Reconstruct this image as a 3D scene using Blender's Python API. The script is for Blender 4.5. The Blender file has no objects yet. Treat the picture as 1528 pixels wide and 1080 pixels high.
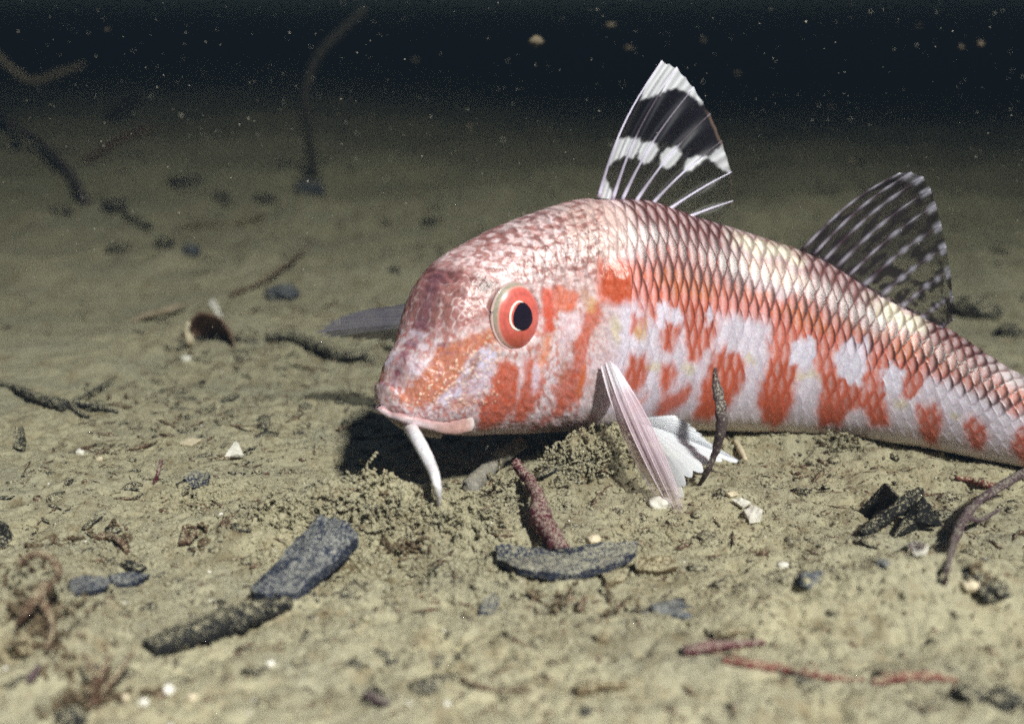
import bpy, math, random, colorsys
import numpy as np
from mathutils import Vector, Matrix

# ------------------------------------------------------------------ camera, water light, sun, exposure
scene = bpy.context.scene
scene.unit_settings.scale_length = 0.1          # one unit is ten centimetres
col = scene.collection
cam_data = bpy.data.cameras.new('camera'); cam = bpy.data.objects.new('camera', cam_data); col.objects.link(cam)
cam.location = (0, 0, 1.5); cam.rotation_euler = (math.radians(75), 0, 0)
cam_data.sensor_width = 36; cam_data.lens = 1638.4/1528*36
cam_data.clip_start = .02; cam_data.clip_end = 400
cam_data.dof.use_dof = True; cam_data.dof.focus_distance = 4.02; cam_data.dof.aperture_fstop = .65
scene.camera = cam

SUN_DIR = Vector((-.36, .61, -.705)).normalized()  # the way the light travels
SUN_EL = math.asin(-SUN_DIR.z)
world = bpy.data.worlds.new('World'); scene.world = world; world.use_nodes = True
wn = world.node_tree; bg = wn.nodes['Background']
sky = wn.nodes.new('ShaderNodeTexSky'); sky.sky_type = 'NISHITA'; sky.sun_disc = False
sky.sun_elevation = SUN_EL; sky.sun_rotation = math.atan2(-SUN_DIR.x, -SUN_DIR.y)
wn.links.new(sky.outputs['Color'], bg.inputs['Color']); bg.inputs['Strength'].default_value = .028
sun_data = bpy.data.lights.new('sun', 'SUN'); sun = bpy.data.objects.new('sun', sun_data); col.objects.link(sun)
sun_data.energy = 5.0; sun_data.angle = math.radians(4.5); sun_data.color = (1, .985, .975)
sun.rotation_euler = SUN_DIR.to_track_quat('-Z', 'Y').to_euler(); sun.location = (2, -1, 6)
vs = scene.view_settings; scene.display_settings.display_device = 'sRGB'
vs.view_transform = 'Standard'; vs.look = 'None'; vs.gamma = 1; vs.use_curve_mapping = False
vs.exposure = 2.28
scene.cycles.max_bounces = 6; scene.cycles.volume_bounces = 0; scene.cycles.transparent_max_bounces = 24
scene.cycles.use_denoising = False; scene.cycles.pixel_filter_type = 'BLACKMAN_HARRIS'; scene.cycles.filter_width = 1.8
rnd = random.Random(7); nrg = np.random.default_rng(11)

CAM = np.array([0.0, 0.0, 1.5]); PITCH = math.radians(15.0); FPX = 1638.4
FWD = np.array([0, math.cos(PITCH), -math.sin(PITCH)]); UPV = np.array([0, math.sin(PITCH), math.cos(PITCH)])

def proj(P):
    """where a point lands in the 1528 x 1080 photograph"""
    Q = np.asarray(P, float) - CAM
    z = Q @ FWD
    return np.stack([764 + FPX * Q[..., 0] / z, 540 - FPX * (Q @ UPV) / z], -1)

def ray(px, py):
    d = FWD + np.array([1, 0, 0]) * ((px - 764) / FPX) + UPV * ((540 - py) / FPX)
    return d

def pchip(xk, yk, x):
    xk = np.asarray(xk, float); yk = np.asarray(yk, float); x = np.asarray(x, float)
    h = np.diff(xk); d = np.diff(yk) / h
    m = np.zeros_like(yk)
    for k in range(1, len(xk) - 1):
        if d[k-1] * d[k] > 0:
            w1 = 2*h[k] + h[k-1]; w2 = h[k] + 2*h[k-1]
            m[k] = (w1 + w2) / (w1/d[k-1] + w2/d[k])
    m[0] = d[0]; m[-1] = d[-1]
    i = np.clip(np.searchsorted(xk, x) - 1, 0, len(h) - 1)
    t = np.clip((x - xk[i]) / h[i], 0, 1)
    return ((1+2*t)*(1-t)**2*yk[i] + t*(1-t)**2*h[i]*m[i] + t*t*(3-2*t)*yk[i+1] + t*t*(t-1)*h[i]*m[i+1])

def catmull(P, n):
    P = np.asarray(P, float)
    Q = np.vstack([2*P[0]-P[1], P, 2*P[-1]-P[-2]])
    out = []
    for i in range(1, len(Q)-2):
        a, b, c, d = Q[i-1], Q[i], Q[i+1], Q[i+2]
        for t in np.linspace(0, 1, n, endpoint=False):
            out.append(.5*((2*b)+(c-a)*t+(2*a-5*b+4*c-d)*t*t+(3*b-a-3*c+d)*t**3))
    out.append(Q[-2])
    return np.array(out)

# ---- the fish's body: a backbone seen from above, with a top and a bottom line and a half width along it
SPINE = catmull([(-.462,3.68),(-.184,3.93),(.094,4.12),(.365,4.26),(.703,4.36),(1.064,4.38),(1.407,4.33),
                 (1.693,4.22),(1.962,4.06),(2.25,3.85),(2.5,3.62),(2.62,3.48)], 40)
_seg = np.r_[0, np.cumsum(np.linalg.norm(np.diff(SPINE, axis=0), axis=1))]
SLEN = _seg[-1]
def spine_at(s):
    x = np.interp(s, _seg, SPINE[:,0]); y = np.interp(s, _seg, SPINE[:,1])
    e = .03
    x0 = np.interp(np.clip(s-e,0,SLEN), _seg, SPINE[:,0]); x1 = np.interp(np.clip(s+e,0,SLEN), _seg, SPINE[:,0])
    y0 = np.interp(np.clip(s-e,0,SLEN), _seg, SPINE[:,1]); y1 = np.interp(np.clip(s+e,0,SLEN), _seg, SPINE[:,1])
    tx, ty = x1-x0, y1-y0
    l = np.hypot(tx, ty)
    return x, y, tx/l, ty/l
SK = np.array([0,.02,.05,.10,.17,.25,.34,.45,.58,.75,.95,1.15,1.4,1.65,1.9,2.15,2.4,2.65,2.9,3.2,SLEN])
ZT = np.array([.402,.436,.414,.51,.582,.764,.841,.884,.929,.973,1.009,1.003,.926,.846,.76,.622,.506,.369,.28,.235,.225])
ZB = np.array([.328,.328,.294,.258,.229,.201,.179,.161,.14,.116,.091,.071,.052,.038,.031,.025,.017,.004,.006,.02,.03])
WS = [0,.015,.04,.08,.14,.22,.32,.45,.6,.8,1.0,1.3,1.6,1.9,2.2,2.5,2.8,3.2,SLEN]
WW = [.02,.055,.09,.12,.155,.19,.215,.235,.25,.265,.272,.27,.258,.235,.2,.165,.13,.08,.05]
def body(s, v):
    """v runs round the section from the belly, 0 .. .5 the near side, .5 the back, .5 .. 1 the far side"""
    x, y, tx, ty = spine_at(s)
    nose = np.sqrt(np.clip(s/.014, 0, 1)); nose = np.where(s > .014, 1, nose)
    zt = pchip(SK, ZT, s); zb = pchip(SK, ZB, s); w = pchip(WS, WW, s)
    th = -math.pi/2 + 2*math.pi*v
    c, sn = np.cos(th), np.sin(th)
    zm = zb + (zt-zb)*.47
    hw = np.interp(s, [0,.5,1.0,SLEN], [.72,.74,.80,.85])
    lat = w*np.sign(c)*np.abs(c)**hw
    up = np.where(sn > 0, zt-zm, zm-zb)*np.sign(sn)*np.abs(sn)**.92
    lat, up = lat*nose, up*nose
    return np.stack([x + ty*lat, y - tx*lat, zm + up], -1)
# ------------------------------------------------------------------ numbers: noise, mesh and tagging helpers
_perm = np.random.default_rng(5).permutation(512).astype(np.int64)
_ga = np.random.default_rng(6).uniform(0, 2*math.pi, 512)
_gx, _gy = np.cos(_ga), np.sin(_ga)
def noise2(x, y, seed=0):
    x = np.asarray(x, float) + seed*17.31; y = np.asarray(y, float) - seed*9.73
    xi = np.floor(x).astype(np.int64); yi = np.floor(y).astype(np.int64); xf = x-xi; yf = y-yi
    def g(i, j, dx, dy):
        h = _perm[(_perm[i & 511] + j) & 511]
        return _gx[h]*dx + _gy[h]*dy
    u = xf*xf*xf*(xf*(xf*6-15)+10); w = yf*yf*yf*(yf*(yf*6-15)+10)
    a = g(xi, yi, xf, yf); b = g(xi+1, yi, xf-1, yf); c = g(xi, yi+1, xf, yf-1); d = g(xi+1, yi+1, xf-1, yf-1)
    return 1.5*((a+(b-a)*u) + ((c+(d-c)*u)-(a+(b-a)*u))*w)
def sstep(a, b, x):
    t = np.clip((x-a)/(b-a), 0, 1); return t*t*(3-2*t)
def lin(r, g, b):
    f = lambda c: (c/255/12.92 if c/255 <= .04045 else ((c/255+.055)/1.055)**2.4)
    return np.array([f(r), f(g), f(b)])

def pts(obj_verts, loc):
    return np.asarray(obj_verts, float) - np.asarray(loc, float)
def wloc(o):
    l = Vector((0, 0, 0))
    while o is not None: l = l + o.location; o = o.parent
    return l
def make(name, V, F, mat, parent=None, loc=None, smooth=True, colors=None, alpha=None, sharp=None):
    """one mesh object; V in world coordinates, stored about loc (or about its parent's origin)"""
    V = np.asarray(V, float)
    base = wloc(parent) if parent is not None else Vector(loc if loc is not None else (0, 0, 0))
    me = bpy.data.meshes.new(name)
    W = V - np.array(base)
    if isinstance(F, np.ndarray):
        k = F.shape[1]
        me.vertices.add(len(W)); me.vertices.foreach_set('co', W.astype(np.float32).ravel())
        me.loops.add(F.size); me.loops.foreach_set('vertex_index', F.astype(np.int32).ravel())
        me.polygons.add(len(F)); me.polygons.foreach_set('loop_start', (np.arange(len(F))*k).astype(np.int32))
        me.update(calc_edges=True)
    else:
        me.from_pydata([tuple(p) for p in W], [], F); me.update()
    if smooth: me.polygons.foreach_set('use_smooth', np.ones(len(me.polygons), dtype=bool))
    if colors is not None:
        a = me.color_attributes.new('Col', 'FLOAT_COLOR', 'POINT')
        c4 = np.ones((len(W), 4), np.float32); c4[:, :3] = colors
        if alpha is not None: c4[:, 3] = alpha
        a.data.foreach_set('color', c4.ravel())
    me.materials.append(mat); me.validate()
    if sharp: me.set_sharp_from_angle(angle=math.radians(sharp))
    o = bpy.data.objects.new(name, me); col.objects.link(o)
    if parent is not None: o.parent = parent
    else: o.location = base
    return o
def tag(o, label=None, cat=None, group=None, kind=None):
    if label: o['label'] = label
    if cat: o['category'] = cat
    if group: o['group'] = group
    if kind: o['kind'] = kind
    return o
def thing(name, loc, label, cat, group=None):
    o = bpy.data.objects.new(name, None); col.objects.link(o); o.location = loc; o.empty_display_size = .05
    return tag(o, label, cat, group)
def grid_faces(n, m, closed=False):
    i, j = np.meshgrid(np.arange(n-1), np.arange(m if closed else m-1), indexing='ij')
    jn = (j+1) % m
    return np.stack([i*m+j, i*m+jn, (i+1)*m+jn, (i+1)*m+j], -1).reshape(-1, 4)
def tube(P, R, seg=10, jitter=0, seed=0, cap=True, flat=1.0):
    P = np.asarray(P, float); R = np.asarray(R, float); n = len(P)
    T = np.gradient(P, axis=0); T /= np.linalg.norm(T, axis=1)[:, None]
    ref = np.array([.13, .21, .97]) if abs(T[:, 2]).mean() < .8 else np.array([0, 1, .1])
    A = np.cross(T, ref); A /= np.linalg.norm(A, axis=1)[:, None]; B = np.cross(T, A)
    ph = np.linspace(0, 2*math.pi, seg, endpoint=False)
    rr = R[:, None]*np.ones(seg)[None]
    if jitter:
        k = np.arange(n)[:, None]*.45; rr = rr*(1+jitter*noise2(k+np.cos(ph)*1.3, np.sin(ph)*1.3+k*.37, seed))
    V = P[:, None] + rr[..., None]*(A[:, None]*np.cos(ph)[None, :, None] + flat*B[:, None]*np.sin(ph)[None, :, None])
    V = V.reshape(-1, 3); F = [tuple(f) for f in grid_faces(n, seg, True)]
    if cap:
        V = np.vstack([V, P[0], P[-1]]); a, b = n*seg, n*seg+1
        for j in range(seg):
            F.append((a, (j+1) % seg, j)); F.append((b, (n-1)*seg+j, (n-1)*seg+(j+1) % seg))
    return V, F
def join(parts):
    V, F, o = [], [], 0
    for v, f in parts:
        V.append(np.asarray(v)); F += [tuple(int(i)+o for i in q) for q in f]; o += len(v)
    return np.vstack(V), F

# ------------------------------------------------------------------ materials
def mat_new(name):
    m = bpy.data.materials.new(name); m.use_nodes = True
    return m, m.node_tree, m.node_tree.nodes['Principled BSDF']
def N(nt, kind, **kw):
    n = nt.nodes.new(kind)
    for k, v in kw.items():
        if k in n.inputs.keys(): n.inputs[k].default_value = v
        else: setattr(n, k, v)
    return n
def ramp(nt, src, stops, interp='LINEAR'):
    r = nt.nodes.new('ShaderNodeValToRGB'); r.color_ramp.interpolation = interp
    e = r.color_ramp.elements
    while len(e) > len(stops): e.remove(e[-1])
    while len(e) < len(stops): e.new(.5)
    for q, (p, c) in zip(e, stops): q.position = p; q.color = (*c, 1) if len(c) == 3 else c
    nt.links.new(src, r.inputs['Fac']); return r.outputs['Color']
def mixc(nt, fac, a, b):
    m = nt.nodes.new('ShaderNodeMix'); m.data_type = 'RGBA'
    for sock, v in ((m.inputs[0], fac), (m.inputs[6], a), (m.inputs[7], b)):
        if isinstance(v, bpy.types.NodeSocket): nt.links.new(v, sock)
        elif isinstance(v, (int, float)): sock.default_value = v
        else: sock.default_value = (*v, 1)
    return m.outputs[2]
def coords(nt, offset=True):
    tc = N(nt, 'ShaderNodeTexCoord')
    if not offset: return tc.outputs['Object']
    oi = N(nt, 'ShaderNodeObjectInfo'); mu = N(nt, 'ShaderNodeMath', operation='MULTIPLY'); mu.inputs[1].default_value = 23.0
    nt.links.new(oi.outputs['Random'], mu.inputs[0])
    ad = N(nt, 'ShaderNodeVectorMath', operation='ADD')
    nt.links.new(tc.outputs['Object'], ad.inputs[0]); nt.links.new(mu.outputs[0], ad.inputs[1])
    return ad.outputs[0]
def tex(nt, co, scale, detail=4, rough=.6):
    n = N(nt, 'ShaderNodeTexNoise', Scale=scale, Detail=detail, Roughness=rough); nt.links.new(co, n.inputs['Vector']); return n.outputs['Fac']
def bump(nt, bs, heights):
    prev = None
    for h, strength, dist in heights:
        b = N(nt, 'ShaderNodeBump', Strength=strength, Distance=dist); nt.links.new(h, b.inputs['Height'])
        if prev is not None: nt.links.new(prev, b.inputs['Normal'])
        prev = b.outputs['Normal']
    nt.links.new(prev, bs.inputs['Normal'])
SILT = (.515, .462, .31); SILT_GREY = (.42, .39, .28); SILT_BROWN = (.26, .195, .11)
def silt_material(name, stain_shade=False):
    m, nt, bs = mat_new(name); co = coords(nt, False)
    c = mixc(nt, ramp(nt, tex(nt, co, 2.2, 5), [(.38, (0, 0, 0)), (.66, (1, 1, 1))]), SILT, SILT_GREY)
    c = mixc(nt, ramp(nt, tex(nt, co, 8, 7, .75), [(.50, (0, 0, 0)), (.68, (.8, .8, .8))]), c, SILT_BROWN)
    if stain_shade:
        at = N(nt, 'ShaderNodeVertexColor', layer_name='Col'); c = mixc(nt, at.outputs['Alpha'], c, (.15, .105, .05))  # brown rot colour, also used as painted shade in the ridge hollow
    c = mixc(nt, ramp(nt, tex(nt, co, 52, 5, .8), [(.34, (.6, .6, .6)), (.48, (0, 0, 0))]), c, (.13, .10, .055))
    g = tex(nt, co, 150, 3, .75)
    c = mixc(nt, ramp(nt, g, [(.60, (0, 0, 0)), (.68, (.55, .55, .55))]), c, (.62, .56, .42))
    c = mixc(nt, ramp(nt, tex(nt, co, 105, 3, .7), [(.32, (.85, .85, .85)), (.40, (0, 0, 0))]), c, (.05, .045, .038))
    nt.links.new(c, bs.inputs['Base Color']); bs.inputs['Roughness'].default_value = .95; bs.inputs['Specular IOR Level'].default_value = .1
    bump(nt, bs, [(tex(nt, co, 45, 5, .75), .9, .012), (g, .7, .005)])
    return m
def dusted(name, dark, dust, amount, scale=18, rough=.8, spec=.2, streak=None):
    """bark, wood and leaf: a dark skin with settled silt on it in grains and patches"""
    m, nt, bs = mat_new(name); co = coords(nt)
    base = mixc(nt, tex(nt, co, 9, 5), tuple(.65*x for x in dark), tuple(min(1, 1.35*x) for x in dark))
    p = tex(nt, co, scale, 6, .7); f = tex(nt, co, 125, 2, .8)
    ad = N(nt, 'ShaderNodeMath', operation='MULTIPLY_ADD'); ad.inputs[1].default_value = .45; nt.links.new(p, ad.inputs[0])
    f2 = N(nt, 'ShaderNodeMath', operation='MULTIPLY'); f2.inputs[1].default_value = 1.55; nt.links.new(f, f2.inputs[0]); nt.links.new(f2.outputs[0], ad.inputs[2])
    ge = N(nt, 'ShaderNodeNewGeometry'); sp = N(nt, 'ShaderNodeSeparateXYZ'); nt.links.new(ge.outputs['True Normal'], sp.inputs[0])
    up = N(nt, 'ShaderNodeMath', operation='MULTIPLY_ADD'); up.inputs[1].default_value = .16; up.inputs[2].default_value = -.08
    nt.links.new(sp.outputs['Z'], up.inputs[0])
    a2 = N(nt, 'ShaderNodeMath', operation='ADD'); nt.links.new(ad.outputs[0], a2.inputs[0]); nt.links.new(up.outputs[0], a2.inputs[1])
    hv = N(nt, 'ShaderNodeMath', operation='MULTIPLY'); hv.inputs[1].default_value = .5; nt.links.new(a2.outputs[0], hv.inputs[0])
    t = 1-amount
    fac = ramp(nt, hv.outputs[0], [(.40+.20*t-.012, (0, 0, 0)), (.40+.20*t+.03, (.9, .9, .9))])
    c = mixc(nt, fac, base, dust)
    nt.links.new(c, bs.inputs['Base Color']); bs.inputs['Roughness'].default_value = rough; bs.inputs['Specular IOR Level'].default_value = spec
    bump(nt, bs, [(p, .6, .012), (f, .8, .006)])
    return m
def plain(name, c, rough=.5, spec=.4, vary=.25, sss=0, scale=40):
    m, nt, bs = mat_new(name); co = coords(nt)
    nt.links.new(mixc(nt, tex(nt, co, scale, 5, .7), tuple(x*(1-vary) for x in c), tuple(min(1, x*(1+vary)) for x in c)), bs.inputs['Base Color'])
    bs.inputs['Roughness'].default_value = rough; bs.inputs['Specular IOR Level'].default_value = spec
    if sss: bs.inputs['Subsurface Weight'].default_value = sss; bs.inputs['Subsurface Radius'].default_value = (.03, .02, .015)
    bump(nt, bs, [(tex(nt, co, scale*2, 4, .7), .35, .006)])
    return m
def skin_material(name='fish_skin'):
    m, nt, bs = mat_new(name); co = coords(nt, False)
    at = N(nt, 'ShaderNodeVertexColor', layer_name='Col')
    n = ramp(nt, tex(nt, co, 75, 4, .7), [(.3, (.80, .78, .80)), (.7, (1.12, 1.12, 1.12))])
    mu = nt.nodes.new('ShaderNodeMix'); mu.data_type = 'RGBA'; mu.blend_type = 'MULTIPLY'; mu.inputs[0].default_value = 1
    nt.links.new(at.outputs['Color'], mu.inputs[6]); nt.links.new(n, mu.inputs[7])
    nt.links.new(mu.outputs[2], bs.inputs['Base Color'])
    bs.inputs['Roughness'].default_value = .34; bs.inputs['Specular IOR Level'].default_value = .5
    bs.inputs['Subsurface Weight'].default_value = .12; bs.inputs['Subsurface Radius'].default_value = (.03, .015, .01); bs.inputs['Subsurface Scale'].default_value = .6
    bump(nt, bs, [(tex(nt, co, 160, 3, .7), .25, .004)])
    return m
def fin_material(name='fin_membrane'):
    m, nt, bs = mat_new(name)
    at = N(nt, 'ShaderNodeVertexColor', layer_name='Col')
    nt.links.new(at.outputs['Color'], bs.inputs['Base Color']); bs.inputs['Roughness'].default_value = .4
    tl = N(nt, 'ShaderNodeBsdfTranslucent'); nt.links.new(at.outputs['Color'], tl.inputs['Color'])
    tr = N(nt, 'ShaderNodeBsdfTransparent')
    m1 = N(nt, 'ShaderNodeMixShader', Fac=.18); nt.links.new(bs.outputs[0], m1.inputs[1]); nt.links.new(tl.outputs[0], m1.inputs[2])
    m2 = N(nt, 'ShaderNodeMixShader'); nt.links.new(at.outputs['Alpha'], m2.inputs[0]); nt.links.new(tr.outputs[0], m2.inputs[1]); nt.links.new(m1.outputs[0], m2.inputs[2])
    nt.links.new(m2.outputs[0], nt.nodes['Material Output'].inputs['Surface'])
    return m
def attr_material(name, rough, spec, coat=0):
    m, nt, bs = mat_new(name); at = N(nt, 'ShaderNodeVertexColor', layer_name='Col')
    nt.links.new(at.outputs['Color'], bs.inputs['Base Color']); bs.inputs['Roughness'].default_value = rough
    bs.inputs['Specular IOR Level'].default_value = spec; bs.inputs['Coat Weight'].default_value = coat; bs.inputs['Coat Roughness'].default_value = .05
    return m
M = dict(
    silt=silt_material('silt', True), crumb=silt_material('silt_crumb'),
    skin=skin_material(), fin=fin_material(), eye=attr_material('eye_skin', .3, .5, .6),
    pupil=plain('pupil', (.012, .008, .018), .15, .5, 0), ring=plain('ring', (.85, .80, .72), .25, .6, .08),
    lip=skin_material('lip_skin'), jaw=plain('jaw', (.62, .52, .46), .4, .5, .15, .2, 22), barbel=skin_material('barbel_skin'),
    ray=plain('ray', (.72, .68, .74), .35, .5, .15, 0, 12), ray_dark=plain('ray_dark', (.30, .20, .22), .4, .4, .3, 0, 14),
    slate=dusted('slate_bark', (.024, .030, .056), (.36, .35, .31), .35), black=dusted('black_bark', (.014, .014, .016), SILT, .21),
    black_dust=dusted('black_bark_dusted', (.022, .022, .026), SILT, .30),
    strip=dusted('dusted_bark', (.024, .030, .060), (.42, .39, .29), .43, 24),
    brown=dusted('brown_wood', (.12, .08, .04), SILT, .45), maroon=dusted('maroon_stem', (.095, .016, .028), (.42, .34, .28), .40),
    grey=dusted('grey_wood', (.26, .24, .22), (.42, .38, .30), .5, 14), stem=dusted('grey_stem', (.085, .06, .062), (.40, .37, .30), .30),
    twig=dusted('violet_twig', (.085, .05, .062), (.28, .25, .20), .35), red=dusted('red_root', (.17, .045, .042), SILT, .36),
    thin=dusted('brown_rootlet', (.11, .06, .04), SILT, .3), pale_twig=plain('pale_twig', (.40, .32, .23), .8, .2), far_twig=plain('far_twig', (.24, .19, .13), .9, .1), far_stem=plain('far_stem', (.085, .072, .055), .9, .1),
    shell=plain('white_shell', (.74, .70, .62), .5, .4, .3), cream=plain('cream_shell', (.66, .56, .40), .5, .4, .3),
    rust=dusted('brown_shell', (.16, .09, .06), (.42, .33, .24), .42, 12), flake=dusted('black_flake', (.014, .014, .015), SILT, .10), charcoal=dusted('charcoal_grain', (.022, .022, .024), SILT, .34), grit=dusted('grit', (.035, .030, .026), SILT, .46, 30),
    blue=dusted('slate_grain', (.045, .055, .085), (.30, .29, .25), .42), fluff_brown=dusted('fluff_brown', (.085, .055, .032), (.30, .24, .15), .38),
    speck=plain('speck', (.5, .47, .38), .8, .1, .2), fleck=plain('fleck', (.15, .12, .08), .9, .1, .3),
)

# ------------------------------------------------------------------ the seabed's shape
def G0(px, py, z=0.0):
    d = ray(px, py); t = (z-CAM[2])/d[2]; return CAM + d*t
def at_depth(px, py, y):
    d = ray(px, py); return CAM + d*(y/d[1])
BUMPS = []       # x, y, sigma across, sigma along, angle, height
def add_bump(px, py, sx, sy, h, ang=0):
    p = G0(px, py); BUMPS.append((p[0], p[1], sx, sy, math.radians(ang), h))
for px, py, h, s in ((395,795,.05,.10),(470,778,.10,.09),(545,780,.115,.085),(620,788,.11,.08),(690,786,.09,.08),(760,752,.06,.07)):
    add_bump(px, py, s*1.15, s*.75, h)
add_bump(868, 706, .09, .075, .18); add_bump(915, 690, .065, .06, .15); add_bump(815, 722, .08, .06, .06)
add_bump(680, 694, .34, .13, -.09); add_bump(605, 842, .05, .08, -.09); add_bump(500, 850, .09, .05, -.03); add_bump(700, 846, .16, .045, -.035)
add_bump(1340, 915, .28, .11, .16); add_bump(1500, 900, .25, .16, .05); add_bump(1000, 1000, .3, .2, .02)
add_bump(50, 900, .12, .16, .10); add_bump(60, 960, .12, .14, .09); add_bump(1250, 668, .06, .05, .05); add_bump(1310, 690, .07, .04, .035)
add_bump(540, 700, .06, .05, .04); add_bump(1450, 725, .15, .05, -.04)
_ss = np.linspace(0, SLEN, 260); _sx, _sy, _stx, _sty = spine_at(_ss)
_zb = pchip(SK, ZB, _ss); _zt = pchip(SK, ZT, _ss); _w = pchip(WS, WW, _ss)
CLUMP = []
for px, py, r in ((430,770,.18),(520,770,.2),(600,780,.22),(690,785,.2),(770,750,.18),(868,706,.16),(915,690,.12),(560,820,.2),(450,830,.16),(700,850,.2),(40,900,.2),(60,980,.2),(980,800,.1),(1260,670,.1),(300,730,.12),(140,820,.18)):
    p = G0(px, py); CLUMP.append((p[0], p[1], r))
def clumpy(x, y):
    m = np.zeros_like(x)
    for cx, cy, r in CLUMP: m = np.maximum(m, np.exp(-((x-cx)**2+(y-cy)**2)/(r*r)))
    return m
def height(x, y, fine=True):
    x = np.asarray(x, float); y = np.asarray(y, float)
    h = (.05+.10*sstep(6, 11, y))*noise2(x*.55, y*.55, 1) * sstep(0, 3, np.abs(y-4)+np.abs(x)*.4) + .05*sstep(5.5, 8, y)*noise2(x*1.9, y*1.9, 17) + .022*noise2(x*1.7, y*1.7, 2) + .012*noise2(x*4, y*4, 3)
    h = h + np.minimum(.062*np.clip(y-6.5, 0, None), 1.7)*(.45+.55*sstep(4, -6, x))
    for bx, by, sx, sy, a, bh in BUMPS:
        dx, dy = x-bx, y-by
        m = (np.abs(dx) < 4*max(sx, sy)) & (np.abs(dy) < 4*max(sx, sy))
        h = h + np.where(m, bh*np.exp(-.5*((dx/sx)**2+(dy/sy)**2)), 0)
    if fine:
        k = .85+1.0*clumpy(x, y)
        wx = x+.03*noise2(x*9, y*9, 8); wy = y+.03*noise2(x*9, y*9, 9)
        h = h + k*(.026*(np.abs(noise2(wx*7, wy*7, 4))-.3) + .011*(np.abs(noise2(wx*17, wy*17, 5))-.3) + .006*(np.abs(noise2(x*38, y*38, 6))-.3)) + .0030*noise2(x*62, y*62, 7) + .022*k*(np.abs(noise2(wx*4.2, wy*4.2, 18))-.3)
        h = h - .013*sstep(.33, .62, noise2(x*11, y*13, 12))*(.6+k) - .010*sstep(.35, .6, noise2(x*26, y*30, 13))
    # the fish presses the silt down where it lies
    near = (x > -.8) & (x < 3.2) & (y > 3.2) & (y < 4.9)
    if near.any():
        xf, yf, hf = x[near], y[near], np.array(h[near])
        d2 = np.full(xf.shape, 9.); idx = np.zeros(xf.shape, int)
        for k0 in range(0, 260, 2):
            d = (xf-_sx[k0])**2+(yf-_sy[k0])**2; b = d < d2; d2[b] = d[b]; idx[b] = k0
        w = _w[idx]+.012; q = np.sqrt(d2)/w
        low = _zb[idx] + (_zt[idx]-_zb[idx])*.40*(1-np.sqrt(np.clip(1-q*q, 0, 1))) - .010
        hf = np.where(q < 1, np.minimum(hf, low), hf)
        h = np.array(h); h[near] = hf
    return h
def hz(x, y): return float(height(np.array([x]), np.array([y]))[0])
def G(px, py, lift=0.0):
    """the point of the seabed (or lift above it) seen at a place of the photograph"""
    d = ray(px, py); t = 1.2/ math.hypot(*d[:2])
    ts = np.geomspace(1.5, 60, 1400); P = CAM[None]+d[None]*ts[:, None]
    below = P[:, 2] < height(P[:, 0], P[:, 1])+lift
    i = int(np.argmax(below)) if below.any() else len(ts)-1
    return P[i]
# ------------------------------------------------------------------ water, seabed
for px, py in ((1040, 654), (1150, 658), (1260, 664)): add_bump(px, py, .2, .10, .045)
def build_water():
    V = np.array([(x, y, z) for x in (-62, 62) for y in (-14, 62) for z in (-11, 2.6)], float)
    F = [(0,1,3,2), (4,6,7,5), (0,4,5,1), (2,3,7,6), (0,2,6,4), (1,5,7,3)]
    m = bpy.data.materials.new('murky_water'); m.use_nodes = True; nt = m.node_tree
    nt.nodes.remove(nt.nodes['Principled BSDF'])
    v = N(nt, 'ShaderNodeVolumePrincipled'); v.inputs['Density'].default_value = HAZE_DENSITY
    v.inputs['Color'].default_value = (*HAZE_COLOR, 1); v.inputs['Anisotropy'].default_value = 0; v.inputs['Absorption Color'].default_value = (.0004, .0016, 0, 1)
    nt.links.new(v.outputs[0], nt.nodes['Material Output'].inputs['Volume'])
    tag(make('haze', V, F, m, smooth=False), 'dark murky water hanging all round the fish and over the seabed', kind='stuff')
HAZE_DENSITY = .232; HAZE_COLOR = (.0046, .0070, .0102)
build_water()
def axis(lo, hi, step, outlo, outhi, g):
    a = list(np.arange(lo, hi, step)); s = step
    while a[-1] < outhi: s *= g; a.append(a[-1]+s)
    s = step; b = []
    p = lo
    while p > outlo: s *= g; p -= s; b.append(p)
    return np.array(b[::-1]+a)
def stain_shade_map(x, y):
    "brown rotted patches in the silt, plus shade painted into the hollow before the ridge"
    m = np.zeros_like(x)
    for px, py, rx, ry, k in ((605,835,.10,.10,1.),(690,842,.22,.05,.9),(520,838,.10,.05,.7),(860,720,.16,.09,.8),(360,830,.15,.05,.5),(760,780,.06,.05,.7),(60,930,.2,.2,.6),(1010,860,.15,.06,.4),(900,960,.2,.08,.35)):  # patches at the ridge foot are part brown mud, part painted shade
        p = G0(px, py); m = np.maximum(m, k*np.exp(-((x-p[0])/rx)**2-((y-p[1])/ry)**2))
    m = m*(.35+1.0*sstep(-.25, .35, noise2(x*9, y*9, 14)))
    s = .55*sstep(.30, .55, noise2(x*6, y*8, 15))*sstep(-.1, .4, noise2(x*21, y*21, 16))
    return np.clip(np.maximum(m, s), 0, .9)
gx = axis(-1.9, 2.15, .0078, -61, 61, 1.035); gy = axis(2.15, 4.75, .0088, -13, 61, 1.035)
GX, GY = np.meshgrid(gx, gy, indexing='ij')
GZ = height(GX.ravel(), GY.ravel())
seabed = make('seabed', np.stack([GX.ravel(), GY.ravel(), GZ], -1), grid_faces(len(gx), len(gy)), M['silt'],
              colors=np.ones((GZ.size, 3)), alpha=stain_shade_map(GX.ravel(), GY.ravel()))
tag(seabed, 'olive grey silty seabed with crumbs, pits and low mounds', kind='structure')

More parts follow.
